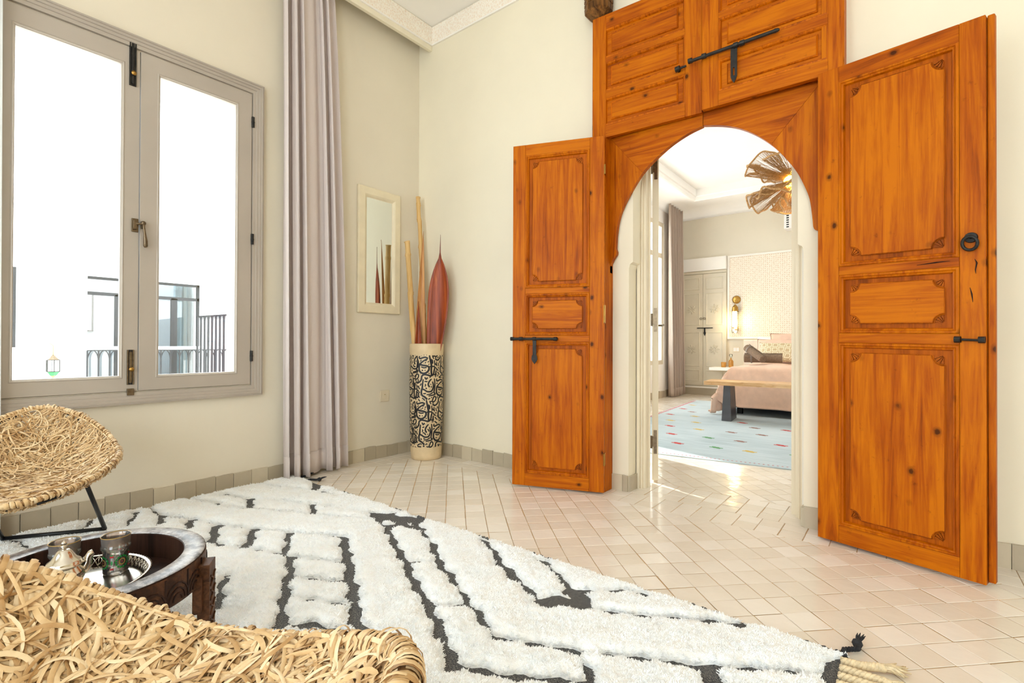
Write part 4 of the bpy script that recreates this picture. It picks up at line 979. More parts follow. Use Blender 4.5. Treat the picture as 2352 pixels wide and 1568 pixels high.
for a_, b_ in ((.60, .70), (1.07, 1.16), (1.25, 1.30), (1.66, 1.72), (1.95, 2.06), (2.60, 2.70), (2.93, 3.03)):
    q_ = [(a_+(b_-a_)*i/10-OX, RY1-OY+.002+.003*math.sin(i*2.3+a_*9), .008+.004*math.sin(i*1.7)) for i in range(11)]; MB().tube(q_, [.007]*10+[.002], 6).build('selvedge', M['weave'], parent=T, smooth=True)

# ------------------------------------------------------------------ woven palm chairs
def rim_pt(sh, th):
    a, b_, zb_, zs_, zf_, n = sh; c, s_ = math.cos(th), math.sin(th)
    x = -a*math.copysign(abs(c)**n, c); y = b_*math.copysign(abs(s_)**n, s_)
    z = zs_+(zb_-zs_)*max(c, 0)**1.6+(zf_-zs_)*max(-c, 0)**1.6
    return Vector((x, y, z))
def shell(sh, zc, X, Y):
    """point of the bowl above plan position (numpy)"""
    a, b_, zb_, zs_, zf_, n = sh
    u, v_ = np.abs(X/a)**(1/n), np.abs(Y/b_)**(1/n); rho = np.hypot(u, v_)**n
    rho_c = np.clip(rho, 1e-4, 1.0); c = -np.sign(X)*u/np.maximum(np.hypot(u, v_), 1e-6)
    zr = zs_+(zb_-zs_)*np.clip(c, 0, 1)**1.6+(zf_-zs_)*np.clip(-c, 0, 1)**1.6
    back_ = np.clip(c, 0, 1)
    return zc+(zr-zc)*rho_c**(2.3+.8*back_), rho
def woven_chair(label, cx_, cy2, phi, sh, zc, nrib, seed, legs_world, wscale=1.0, group=None, rs=1.0, thin=1.0):
    T = thing('woven_chair', label, 'chair', (cx_, cy2, 0), phi, group=group); rs_ = np.random.default_rng(seed)
    Mi = (Matrix.Translation((cx_, cy2, 0)) @ Matrix.Rotation(phi, 4, 'Z')).inverted()
    a, b_, n = sh[0], sh[1], sh[5]
    # strips
    K = 12
    X0 = rs_.uniform(-a, a, nrib*3); Y0 = rs_.uniform(-b_, b_, nrib*3); _, rho = shell(sh, zc, X0, Y0); ok = rho < .97; X0, Y0 = X0[ok][:nrib], Y0[ok][:nrib]; N = len(X0)
    ang = rs_.uniform(0, 2*PI, N); side_bias = rs_.random(N) < .55; ang = np.where(side_bias, rs_.normal(PI/2, .45, N)+PI*(rs_.random(N) < .5), ang)
    ln = rs_.uniform(.06, .19, N)*wscale; cur = rs_.normal(0, 15, N)/wscale; base = rs_.uniform(-.016, .013, N); arch_ = rs_.uniform(.001, .013, N)*wscale; wd = rs_.uniform(.0020, .0044, N)*wscale*thin; rl = rs_.normal(0, .45, N); rl2 = rs_.normal(0, .9, N)
    x, y = X0.copy(), Y0.copy(); h_ = ang.copy(); step = ln/(K-1); CP = np.zeros((N, K, 3)); 
    for k_ in range(K):
        z, rho = shell(sh, zc, x, y)
        over = rho > .985; sc_ = np.where(over, .985/np.maximum(rho, 1e-6), 1.0); x, y = x*sc_, y*sc_; z, rho = shell(sh, zc, x, y)
        CP[:, k_] = np.stack([x, y, z], 1)
        slope = 1/np.sqrt(1+((shell(sh, zc, x+np.cos(h_)*.004, y+np.sin(h_)*.004)[0]-z)/.004)**2)
        x = x+np.cos(h_)*step*slope; y = y+np.sin(h_)*step*slope; h_ = h_+cur*step
    e2 = .004; zx = (shell(sh, zc, CP[..., 0]+e2, CP[..., 1])[0]-CP[..., 2])/e2; zy = (shell(sh, zc, CP[..., 0], CP[..., 1]+e2)[0]-CP[..., 2])/e2
    zx = np.clip(zx, -4, 4); zy = np.clip(zy, -4, 4)
    Nn = np.stack([-zx, -zy, np.ones_like(zx)], -1); Nn /= np.linalg.norm(Nn, axis=-1, keepdims=True)
    f = np.linspace(0, 1, K)[None, :]
    CP = CP+Nn*(base[:, None]+arch_[:, None]*np.sin(PI*f)-.008*(np.abs(f-.5)*2)**4)[..., None]
    Tn = np.gradient(CP, axis=1); Tn /= np.maximum(np.linalg.norm(Tn, axis=-1, keepdims=True), 1e-9)
    Sd = np.cross(Nn, Tn); Sd /= np.maximum(np.linalg.norm(Sd, axis=-1, keepdims=True), 1e-9)
    an = (rl[:, None]+rl2[:, None]*(f-.5))[..., None]; Sr = Sd*np.cos(an)+Nn*np.sin(an); Nr = Nn*np.cos(an)-Sd*np.sin(an)
    wk = (wd[:, None]*(.55+.45*np.sin(PI*np.clip(f, .04, .96))**.5))[..., None]
    V = np.stack([CP-Sr*wk, CP+Nr*wk*.28, CP+Sr*wk], 2).reshape(-1, 3)
    bi = (np.arange(N)*K*3)[:, None, None]+(np.arange(K-1)*3)[None, :, None]+np.arange(2)[None, None, :]
    bi = bi.reshape(-1); Fq = np.stack([bi, bi+1, bi+4, bi+3], 1)
    seat = fast_mesh('woven_seat', V, Fq, M['palm'], T)
    tone = np.repeat(rs_.random(N), K*3).astype(np.float32); at_ = seat.data.attributes.new('tone', 'FLOAT', 'POINT'); at_.data.foreach_set('value', tone)
    # wrapped rim: core plus coils
    core = [rim_pt(sh, 2*PI*i/120) for i in range(120)]
    def pull(p): return Vector((p.x, p.y, p.z))
    RS = lambda th: rs*(.88+.62*max(0, -math.cos(th))**1.5*(rs > 1.01))
    rim = MB().tube([pull(p) for p in core], [.0100*wscale*RS(2*PI*i/120) for i in range(120)], 8, closed=True).build('rim', M['palm'], parent=T, smooth=True)
    per = sum((core[i]-core[i-1]).length for i in range(120)); nc = int(per/((.0062 if rs < 1.01 else .0044)*wscale)); VV = []; FF = []; tn = []
    rr = random.Random(seed)
    for c_ in range(nc):
        th0 = 2*PI*(c_+rr.uniform(-.3, .3))/nc; r_ = .0122*wscale*RS(th0)*rr.uniform(.92, 1.16); w_ = .0042*wscale*rr.uniform(.7, 1.35); pit = 2*PI/nc*rr.uniform(.8, 2.2); lift = rr.uniform(0, .010)*wscale*RS(th0)*(rr.random() < .25); st = rr.uniform(0, 2*PI); o0 = len(VV); K2 = 14; tv = rr.random(); span = rr.uniform(4.4, 6.3)
        for i in range(K2):
            f_ = i/(K2-1); th = th0+pit*(f_-.5); p = rim_pt(sh, th); q_ = rim_pt(sh, th+.01); t_ = (q_-p).normalized()
            out = Vector((p.x/a**2, p.y/b_**2, 0)).normalized(); u = (out-t_*out.dot(t_)).normalized(); v_ = t_.cross(u); aa = st+span*f_; rad = r_+lift*math.sin(PI*f_)
            d_ = u*math.cos(aa)+v_*math.sin(aa)
            for sgn in (-1, 0, 1): VV.append(p+d_*(rad+(.0012 if sgn == 0 else 0))+t_*(sgn*w_*(.6+.4*math.sin(PI*f_))))
            tn += [tv]*3
            if i:
                k_ = o0+i*3; FF += [(k_-3, k_-2, k_+1, k_), (k_-2, k_-1, k_+2, k_+1)]
    wr = fast_mesh('rim_wrapping', [tuple(p) for p in VV], FF, M['palm'], rim); at_ = wr.data.attributes.new('tone', 'FLOAT', 'POINT'); at_.data.foreach_set('value', np.array(tn, np.float32))
    # wire cradle under the weave
    cr = MB()
    for yy in (-.5, 0, .5):
        q_ = []
        for i in range(21):
            xx = -a*.96+1.92*a*i/20; yv = yy*b_; lim = (1-min(1, abs(xx/a))**2)**.5*b_*.9; yv = max(-lim, min(lim, yv)); z = float(shell(sh, zc, np.array([xx]), np.array([yv]))[0][0]); q_.append((xx, yv, z-.014))
        cr.tube(q_, .004, 6)
    cr.build('wire_cradle', M['black_metal'], parent=T, smooth=True)
    for kind, pts in legs_world:
        MB().tube([Mi @ Vector(p) for p in pts], .0085, 10).build(kind, M['black_metal'], parent=T, smooth=True)
    return T
sh1 = (.438, .268, .584, .423, .375, 1.092); sh2 = (.414, .260, .502, .322, .412, .80)
woven_chair('woven palm-leaf chair on thin black legs under the window', .60, -2.412, -.234, sh1, .330, 7600, 5,
            [('leg', [(.335, -2.122, .036), (.515, -2.235, .325)]), ('leg', [(.145, -2.425, .036), (.42, -2.54, .335)]), ('floor_bar', [(.340, -2.119, .036), (.142, -2.428, .036)]),
             ('leg', [(.80, -2.70, .036), (.72, -2.52, .335)]), ('leg', [(.62, -2.86, .036), (.62, -2.56, .335)]), ('floor_bar', [(.805, -2.695, .036), (.615, -2.865, .036)])], wscale=.85, thin=.8)
woven_chair('woven palm-leaf chair nearest the camera, its rim cropped by the lower edge', 2.30, -2.562, .497, sh2, .276, 9000, 8,
            [('leg', [(2.02, -2.55, .036), (2.13, -2.56, .28)]), ('leg', [(2.20, -2.92, .036), (2.22, -2.70, .28)]), ('floor_bar', [(2.015, -2.545, .036), (2.205, -2.925, .036)]),
             ('leg', [(2.48, -2.30, .036), (2.42, -2.48, .28)]), ('leg', [(2.66, -2.66, .036), (2.50, -2.62, .28)]), ('floor_bar', [(2.475, -2.295, .036), (2.665, -2.665, .036)])], wscale=1.12, rs=1.12)

# ------------------------------------------------------------------ low round table
TX, TY, TZ = 1.450, -2.408, .028
T = thing('tray_table', 'low round dark carved wooden table with a thick raised rim between the chairs', 'table', (TX, TY, TZ))
zt = .280-TZ; zbm = .195-TZ; Ro, Ri = .270, .216
MB().lathe([(Ri, zbm+.012), (Ri, zt-.002), (Ri+.004, zt), (Ro-.004, zt), (Ro, zt-.004), (Ro, zbm+.004), (Ro-.004, zbm), (Ri, zbm)], n=72, caps=False).build('rim', M['dark_walnut'], parent=T, smooth=False)
t = NT('scrubbed_rim'); v = t.coords((1, 1, 1), offset=False); n = t.noise(v, 22, 6, .75)
t.set(Base_Color=t.ramp(n, [(.42, lin(64, 54, 50)), (.54, lin(150, 142, 138)), (.7, lin(196, 190, 186))]), Roughness=.3); M['scrub'] = t.m
MB().lathe([(Ri+.002, zt+.0006), (Ri+.006, zt+.0018), (Ro-.006, zt+.0018), (Ro-.001, zt+.0004)], n=72, caps=False).build('rim_top', M['scrub'], parent=T, smooth=True)
MB().lathe([(0, zbm), (Ri+.002, zbm), (Ri+.002, zbm+.014), (0, zbm+.014)], n=64).build('table_floor', M['dark_walnut'], parent=T)
cv = MB(); cr_n = 24
for k_ in range(cr_n):   # carved arcs and bars round the outside
    a0 = 2*PI*k_/cr_n
    if min(abs(((a0-math.radians(58+90*q_)+PI) % (2*PI))-PI) for q_ in range(4)) < .16: continue
    for q_ in range(3):
        r_ = .014+.011*q_; pts = []
        for i in range(9):
            b_ = PI*i/8; aa = a0+r_*math.cos(b_)/Ro; pts.append(((Ro+.0015)*math.cos(aa), (Ro+.0015)*math.sin(aa), zbm+.012+r_*1.25*math.sin(b_)))
        cv.tube(pts, .0028, 5)
    aa = a0+PI/cr_n; cv.tube([((Ro+.001)*math.cos(aa), (Ro+.001)*math.sin(aa), zbm+.008), ((Ro+.001)*math.cos(aa), (Ro+.001)*math.sin(aa), zt-.008)], .003, 5)
cv.build('carved_band', M['dark_walnut'], parent=T)
MB().lathe([(Ro+.0002, zbm+.004), (Ro+.001, zbm+.008), (Ro+.001, zt-.006), (Ro+.0002, zt-.003)], n=72, caps=False).build('outer_band', M['brown_carved'], parent=T)
for q_ in range(4):
    a0 = math.radians(55+90*q_)
    lg = MB().box(Ro-.004, Ro+.026, -.030, .030, 0, .235-TZ+.02); lg.box(Ro-.012, Ro+.010, -.044, .044, .10, .20)
    for zz in (.045, .085, .125, .165): lg.tube([(Ro+.027, -.022, zz), (Ro+.028, .022, zz+.03)], .0026, 5); lg.tube([(Ro+.027, .022, zz), (Ro+.028, -.022, zz+.03)], .0026, 5)
    lg.xform(Matrix.Rotation(a0, 4, 'Z')); lg.build('leg', M['brown_carved'], parent=T, bevel=.002)

# silver tray
SX, SY = 1.422, -2.432; sz = .195+.014+.001
T = thing('silver_tray', 'round silver tray with a pierced gallery edge on the low table', 'tray', (SX, SY, sz)); SR = .166
MB().lathe([(0, .003), (SR-.022, .003), (SR-.014, .006), (SR-.013, .004), (SR-.022, .0), (0, 0)], n=72).build('plate', M['silver'], parent=T, smooth=True)
g = MB(); nP = 56
for i in range(nP):
    a0 = 2*PI*i/nP; a1 = 2*PI*(i+1)/nP; am_ = (a0+a1)/2
    R0, R1, zl, zh = SR-.014, SR-.003, .005, .030
    for s0, s1 in ((a0, a1), (a1, a0)):
        g.tube([(R0*math.cos(s0), R0*math.sin(s0), zl), ((R0+R1)/2*math.cos(am_), (R0+R1)/2*math.sin(am_), (zl+zh)/2), (R1*math.cos(s1), R1*math.sin(s1), zh)], .0014, 4)
    g.tube([(R0*math.cos(a0), R0*math.sin(a0), zl), (R1*math.cos(a0), R1*math.sin(a0), zh)], .0018, 4)
g.build('pierced_gallery', M['silver'], parent=T, smooth=True)
ed = MB().lathe([(SR-.005, .029), (SR+.001, .032), (SR+.006, .031), (SR+.003, .028), (SR-.004, .027)], n=72, caps=False)
for i in range(96): a0 = 2*PI*i/96; ed.lathe([(0, -.0022), (.0024, 0), (0, .0022)], ((SR+.005)*math.cos(a0), (SR+.005)*math.sin(a0), .030), 6)
ed.build('beaded_rim', M['silver'], parent=T, smooth=True)

def tea_glass(label, x, y, rz, scale=1.0):
    T = thing('tea_glass', label, 'glass', (x, y, sz+.0035), rz, group=None); k_ = scale
    pr_ = [(.0, .004), (.027, .004), (.0285, .001), (.030, .006), (.0295, .012), (.0300, .060), (.031, .066), (.0345, .071), (.0355, .075), (.0345, .079), (.0325, .083), (.0335, .100), (.0345, .106), (.0340, .1065), (.0325, .104), (.0310, .083), (.0320, .078), (.0325, .075), (.0290, .066), (.0280, .012), (0, .009)]
    pr_ = [(r_*k_, z_*k_) for r_, z_ in pr_]
    MB().lathe(pr_, n=40).build('body', M['tea_glass'], parent=T, smooth=True)
    MB().lathe([(.0330*k_, .0835*k_), (.0342*k_, .1000*k_), (.0352*k_, .1062*k_)], n=40, caps=False).build('copper_band', M['copper_glass'], parent=T, smooth=True)
    MB().lathe([(.0338*k_, .1055*k_), (.0350*k_, .1075*k_), (.0356*k_, .1062*k_), (.0344*k_, .1045*k_)], n=40, caps=False).build('gilt_rim', M['gold'], parent=T, smooth=True)
    def wrap(lst, nm, mt):
        mbx = MB()
        for cu, cz, ru, rz_, n2 in lst:
            vs_ = []
            for i in range(n2):
                b_ = 2*PI*i/n2; u = cu+ru*math.cos(b_)/(.0305); z = cz+rz_*math.sin(b_); vs_.append((.0309*k_*math.cos(u), .0309*k_*math.sin(u), z*k_))
            mbx.add(vs_, [tuple(range(n2))])
        mbx.build(nm, mt, parent=T)
    gr, rd, gd = [], [], []
    for m_ in range(4):
        c0 = m_*PI/2
        for i in range(14):
            b_ = 2*PI*i/14; gr.append((c0+.0145*math.cos(b_)/.0305, .037+.0155*math.sin(b_), .0027, .0027, 8)); gd.append((c0+.007*math.cos(b_)/.0305, .037+.0078*math.sin(b_), .0020, .0020, 6))
        for dz in (.020, .054):
            for du in (-.055, .055): rd.append((c0+PI/4+du*1.3, dz, .0026, .0030, 8))
        gr.append((c0+PI/4, .037, .0025, .006, 8)); rd.append((c0, .037, .0016, .0016, 8)); gr.append((c0+PI/4, .058, .003, .002, 8))
    wrap(gr, 'green_enamel', M['green']); wrap(rd, 'red_enamel', M['red']); wrap(gd, 'gold_enamel', M['gold'])
tea_glass('painted tea glass with green and red flowers standing in front on the silver tray', 1.382, -2.330, .25)
tea_glass('painted tea glass with a coppery rim behind the silver teapot', 1.330, -2.432, .9)

T = thing('teapot', 'small silver teapot with a domed lid and finial on the tray', 'teapot', (1.408, -2.447, sz+.0035))
MB().lathe([(0, .0), (.026, .0), (.030, .003), (.027, .008), (.040, .022), (.045, .036), (.043, .050), (.036, .062), (.034, .066)], n=40, caps=False).build('body', M['silver'], parent=T, smooth=True)
ld = MB().lathe([(.040, .066), (.042, .068), (.041, .071), (.037, .073), (.038, .076), (.034, .080), (.026, .086), (.019, .098), (.014, .106), (.010, .109), (.0, .110)], n=40, caps=False)
lid = ld.build('lid', M['silver'], parent=T, smooth=True)
MB().lathe([(.006, .108), (.0045, .112), (.007, .115), (.008, .118), (.004, .121), (.007, .124), (.0055, .128), (.002, .131), (0, .134)], n=20, caps=False).build('finial', M['silver'], parent=lid, smooth=True)
MB().tube([(.0, .030, .036), (-.002, .043, .046), (-.003, .048, .060), (-.003, .050, .074), (-.003, .056, .084), (-.003, .060, .086)], [.013, .0125, .011, .0095, .009, .007], 16).xform(Matrix.Rotation(math.radians(-8), 4, 'Z')).build('spout', M['silver'], parent=T, smooth=True)
MB().tube([(.0, -.034, .060), (0, -.060, .062), (0, -.070, .045), (0, -.060, .024), (0, -.040, .020)], .0042, 10).build('handle', M['silver'], parent=T, smooth=True)
# ------------------------------------------------------------------ bedroom
# wardrobe built into the back wall
WY = 6.16
T = thing('wardrobe', 'sage beige fitted wardrobe with carved double doors behind the bedroom curtain', 'wardrobe', (.39, WY, 0))
wp = plain('sage_paint', lin(214, 205, 184), .5, var=.03, nscale=4)
ox = -.39
MB().box(ox+.005, ox+.785, .0, .038, .15, 2.15).build('carcass', wp, parent=T)
MB().box(ox+.0, ox+.79, -.02, .038, 2.12, 2.165).build('cornice', wp, parent=T, bevel=.006)
MB().box(ox+.0, ox+.79, -.015, .038, .0, .125).build('plinth', M['basetile'], parent=T)
MB().box(ox+.0, ox+.79, -.03, .038, .126, .152).build('plinth_ledge', M['white'], parent=T)
for (x0, x1) in ((.008, .392), (.396, .782)):
    d = MB().box(ox+x0, ox+x1, -.022, -.001, .17, 2.11).build('door', wp, parent=T, bevel=.002)
    for (z0, z1) in ((.24, .44), (.50, 1.10), (1.22, 1.78), (1.84, 2.05)):
        MB().ring(ox+x0+.05, ox+x1-.05, z0, z1, [(0, -.0222), (.004, -.028), (.012, -.028), (.016, -.0235), (.03, -.0225)]).build('panel_moulding', wp, parent=d)
        if z1-z0 > .5:
            f = MB(); cx_, cz_ = ox+(x0+x1)/2, (z0+z1)/2
            for k_ in range(8):
                a = k_*PI/4; f.tube([(cx_+.02*math.cos(a), -.024, cz_+.02*math.sin(a)), (cx_+.075*math.cos(a), -.024, cz_+.075*math.sin(a))], [.010, .004], 6)
                f.tube([(cx_+.085*math.cos(a), -.024, cz_+.085*math.sin(a)), (cx_+.085*math.cos(a+PI/8)*.7, -.024, cz_+.085*math.sin(a+PI/8)*.7)], .004, 5)
            f.build('carved_rosette', wp, parent=d, smooth=True)
    kx = ox+(.365 if x0 < .3 else .423)
    MB().tube([(kx+.018*math.cos(a), -.032, 1.335+.018*math.sin(a)) for a in [2*PI*i/16 for i in range(16)]], .0035, 6, closed=True).build('ring_handle', M['old_brass'], parent=d, smooth=True)
bl = MB().tube([(ox+.30, -.036, 1.17), (ox+.565, -.036, 1.17)], .008, 8); bo = bl.build('bolt', M['iron'], parent=T)
MB().prism([(ox+.418, 1.17), (ox+.418, 1.11), (ox+.408, 1.08), (ox+.43, 1.03), (ox+.452, 1.08), (ox+.442, 1.11), (ox+.442, 1.17)], -.044, -.038).build('hasp', M['iron'], parent=bo)
o = MB().box(0, .785, 6.10, 6.2, 2.168, 2.388).build('trim_5', M['white']); o['kind'] = 'structure'
# patterned headboard wall panel
e = hold('trim_6')
MB().box(.80, 3.9, 6.185, 6.2, .99, 2.384).build('panel_field', M['arabesque'], parent=e)
MB().ring(.79, 3.91, .975, 2.392, [(0, 6.2), (0, 6.168), (.012, 6.160), (.028, 6.164), (.034, 6.182)]).build('panel_moulding', M['white'], parent=e)
# air conditioner
T = thing('air_conditioner', 'white air conditioner with dark side slots high on the bedroom wall beside the pendant', 'air conditioner', (1.95, 6.09, 2.69))
MB().box(-.27, .75, -.11, .11, 0, .27).build('housing', M['white_cloth'], parent=T, bevel=.015)
sl_ = MB()
for k_ in range(7): sl_.box(-.235, -.20, -.1115, -.109, .02+k_*.035, .038+k_*.035)
sl_.build('vent_slots', M['black'], parent=T)
# wall lamp
LX, LY = .935, 6.10
T = thing('wall_lamp', 'brass wall lamp with clustered glowing glass tubes on the patterned panel', 'wall lamp', (LX, 6.182, 1.64))
MB().lathe([(0, -.022), (.05, -.02), (.066, -.012), (.068, 0)], n=28, axis='y').build('wall_plate', M['brass'], parent=T, smooth=True)
MB().tube([(0, -.02, 0), (0, -.085, -.01), (0, -.085, -.10)], .004, 8).build('arm', M['brass'], parent=T)
cp = MB().lathe([(0, -.085), (.012, -.09), (.03, -.11), (.045, -.13), (.052, -.20), (.04, -.205), (0, -.205)], (0, -.085, 0), 12); cp.build('cap', M['brass'], parent=T)
for k_ in range(6):
    a = k_*PI/3; xx, yy = .038*math.cos(a), -.085+.038*math.sin(a); dz = -.05 if k_ % 2 else 0
    tb = MB().lathe([(.012, -.20), (.0165, -.21), (.0165, -.50+dz*.6), (.010, -.53+dz*.6), (0, -.535+dz*.6)], (xx, yy, 0), 10).build('glass_tube', M['lamp_glow'] if k_ in (4, 5) else M['lantern_glass'], parent=T, smooth=True)
    MB().lathe([(.0175, -.47+dz*.6), (.0175, -.49+dz*.6)], (xx, yy, 0), 10).build('collar', M['brass'], parent=tb)
MB().lathe([(0, -.20), (.013, -.21), (.013, -.55), (0, -.56)], (0, -.085, 0), 10).build('glow_core', M['lamp_glow'], parent=T, smooth=True)
pl = bpy.data.lights.new('wall_lamp_bulb', 'POINT'); pl.energy = 5; pl.color = (1, .76, .38); pl.shadow_soft_size = .05
po = bpy.data.objects.new('wall_lamp_bulb', pl); COL.objects.link(po); po.location = (LX, 6.02, 1.26)
# switch, nightstand and its things
T = thing('light_switch', 'white double light switch on the bedroom wall under the brass lamp', 'switch', (.93, 6.199, .80))
MB().box(-.055, .055, -.008, 0, -.045, .045).build('plate', M['socket'], parent=T, bevel=.003); MB().box(-.045, -.002, -.011, -.008, -.03, .03).build('rocker', M['white_cloth'], parent=T, bevel=.002); MB().box(.002, .045, -.011, -.008, -.03, .03).build('rocker', M['white_cloth'], parent=T, bevel=.002)
T = thing('bedside_shelf', 'white floating bedside shelf between the wardrobe and the bed', 'shelf', (.93, 6.0, .455))
MB().box(-.33, .14, -.20, .09, 0, .05).box(-.13, .14, .09, .198, 0, .05).build('shelf_board', M['white'], parent=T, bevel=.004)
T = thing('candle_glass', 'small amber glass tumbler on the white bedside shelf', 'glass', (.80, 5.92, .506))
MB().lathe([(0, 0), (.032, 0), (.037, .005), (.040, .085), (.038, .085), (.035, .008), (0, .008)], n=24).build('body', M['amber'], parent=T, smooth=True)
MB().lathe([(0, .009), (.034, .009), (.036, .045), (0, .045)], n=20).build('wax', M['gold'], parent=T)
T = thing('glass_bottle', 'clear round-stoppered bottle with amber liquid on the bedside shelf', 'bottle', (.90, 5.98, .506))
MB().lathe([(0, 0), (.034, 0), (.038, .01), (.038, .10), (.026, .12), (.012, .13), (.012, .16)], n=20, caps=False).build('body', M['amber'], parent=T, smooth=True)
MB().lathe([(.0, .160), (.012, .162), (.012, .172), (.024, .185), (.027, .20), (.022, .216), (0, .224)], n=18).build('stopper', M['lantern_glass'], parent=T, smooth=True)
# bed
BX0, BX1, BY0, BY1 = 1.44, 3.24, 3.93, 6.02
T = thing('bed', 'double bed with pink linen cover draping to the floor at its corner', 'bed', ((BX0+BX1)/2, (BY0+BY1)/2, .0075))
bx, by = (BX0+BX1)/2, (BY0+BY1)/2
MB().box(BX0-bx, BX1-bx, BY0-by, BY1-by, .08, .27).build('bed_base', M['grey_fabric'], parent=T, bevel=.01)
for x in (BX0+.08, BX1-.08):
    for y in (BY0+.08, BY1-.08): MB().box(x-bx-.03, x-bx+.03, y-by-.03, y-by+.03, .0, .08).build('foot', M['black'], parent=T)
MB().box(BX0-bx+.01, BX1-bx-.01, BY0-by+.01, BY1-by, .27, .585).build('mattress', M['white_cloth'], parent=T, bevel=.04)
MB().box(1.08-bx, BX1+.4-bx, 6.03-by, 6.19-by, .0, .957).build('headboard', plain('headboard_fabric', lin(236, 222, 204), .8), parent=T, bevel=.015)
# duvet: heightfield draped over mattress
def duvet():
    P = []; nx, ny = 90, 90; rr = random.Random(3)
    X0, X1, Y0, Y1 = BX0-.62, BX1+.5, BY0-.58, BY1-.55
    for j in range(ny+1):
        row = []
        for i in range(nx+1):
            s_ = X0+(X1-X0)*i/nx; t_ = Y0+(Y1-Y0)*j/ny
            ex = max(0, BX0+.03-s_); ex2 = max(0, s_-(BX1-.03)); ey = max(0, BY0+.03-t_); rad = .06
            x, y = s_, t_; z = .605+.012*math.sin(s_*5+1)*math.sin(t_*4)+.006*math.sin(s_*17+t_*9)
            def fold(e):   # arc length past the edge -> (out, down)
                L1 = rad*PI/2
                if e < L1: a = e/rad; return rad*math.sin(a), rad*(1-math.cos(a))
                return rad+(e-L1)*.13, rad+(e-L1)*.985
            if ex > 0: o_, d_ = fold(ex); x = BX0+.03-o_; z -= d_
            if ex2 > 0: o_, d_ = fold(ex2); x = BX1-.03+o_; z -= d_
            if ey > 0:
                o_, d_ = fold(ey); y = BY0+.03-o_
                if ex > 0: f_ = min(1, ex/.3); x -= .10*f_*min(1, ey/.3); y -= .12*f_; z -= d_*(1-.75*f_)
                else: z -= d_
                y += .018*math.sin(s_*13+2)*min(1, d_*3)
            if ex > 0: x += .03*math.sin(t_*11)*min(1, ex*3)
            lo = .03 if ex > .15 and ey > .1 else (.115 if ey > 0 and ex == 0 else .05)
            z = max(z, lo+.02*math.sin(s_*23)*(.3 if ey > 0 else 1)*.3)
            row.append((x-bx, y-by, z))
        P.append(row)
    return P
d = MB().grid(duvet()).build('duvet', M['linen_pink'], parent=T, smooth=True); sd = d.modifiers.new('solid', 'SOLIDIFY'); sd.thickness = .02; sd.offset = 1
# bed things
def pillow(name, label, loc, rx, rz, wd, ht, th, mat, group=None, piping=None):
    T = bpy.data.objects.new(name, None); COL.objects.link(T); T.location = loc; T.rotation_euler = (rx, 0, rz); tag(T, label, 'pillow', group)
    n = 24; Pf, Pb = [], []
    for j in range(n+1):
        a_, b_ = [], []
        for i in range(n+1):
            u, v_ = 2*i/n-1, 2*j/n-1; k_ = max(0, (1-abs(u)**2.6)*(1-abs(v_)**2.6))**.45
            pin = 1-.10*(abs(u*v_))**1.5*0 - .05*(1-abs(u))*(abs(v_)**4)-.0; px, pz = u*wd/2*(1-.07*(1-v_*v_)*abs(u)**3), v_*ht/2*(1-.07*(1-u*u)*abs(v_)**3)
            wv_ = .006*math.sin(u*7+v_*3)*k_
            a_.append((px, -th/2*k_-wv_, pz+ht/2)); b_.append((px, th/2*k_+wv_, pz+ht/2))
        Pf.append(a_); Pb.append(b_)
    m_ = MB(); m_.grid(Pf); m_.grid(Pb); m_.build('cover', mat, parent=T, smooth=True)
    if piping:
        edge = [Pf[0][i] for i in range(n)]+[Pf[j][n] for j in range(n)]+[Pf[n][n-i] for i in range(n)]+[Pf[n-j][0] for j in range(n)]
        MB().tube(edge, .006, 6, closed=True).build('piping', piping, parent=T, smooth=True)
    return T
lp = M['linen_pink']; pipe = plain('taupe_piping', lin(150, 118, 98), .8)
pillow('pillow', 'white pillow at the back of the bed peeking out beside the pink ones', (1.60, 5.90, .61), math.radians(-16), 0, .62, .42, .16, M['white_cloth'])
pillow('pillow', 'upper pink pillow with dark piping leaning against the headboard', (1.84, 5.80, .68), math.radians(-20), .06, .66, .40, .20, lp, piping=pipe)
pillow('pillow', 'front pink pillow with dark piping just behind the patterned cushion', (1.66, 5.52, .60), math.radians(-24), -.08, .62, .40, .18, lp, piping=pipe)
pillow('cushion', 'oblong gold cushion with pale interlocking rings at the front of the pillows', (1.84, 5.22, .63), math.radians(-20), .0, .74, .30, .14, M['cushion'])['category'] = 'cushion'
def towel(label, loc, rz, ry, ln, r):
    T = bpy.data.objects.new('rolled_towel', None); COL.objects.link(T); T.location = loc; T.rotation_euler = (0, ry, rz); tag(T, label, 'towel')
    sp = []; n = 70
    for i in range(n+1):
        a = i/n*2*PI*3.2; rr_ = r*(.16+.84*i/n); sp.append((rr_*math.cos(a), rr_*math.sin(a)))
    P = [[(x_, y_, z_) for (y_, z_) in sp] for x_ in (-ln/2, -ln/2+.01, 0, ln/2-.01, ln/2)]
    o = MB().grid(P).build('towel_roll', M['towel'], parent=T, smooth=True); sd = o.modifiers.new('solid', 'SOLIDIFY'); sd.thickness = r*.20; sd.offset = -1
    MB().lathe([(r*1.003, -ln*.32), (r*1.01, -ln*.30), (r*1.003, -ln*.28)], n=24, axis='x', caps=False).build('woven_stripe', M['grey_fabric'], parent=T, smooth=True)
towel('long rolled brown towel lying on the pink bed cover', (1.66, 4.62, .70), math.radians(6), 0, .46, .070)
towel('short rolled brown towel lying slanted across the longer rolled towel', (1.585, 4.50, .765), math.radians(-38), math.radians(26), .34, .060)
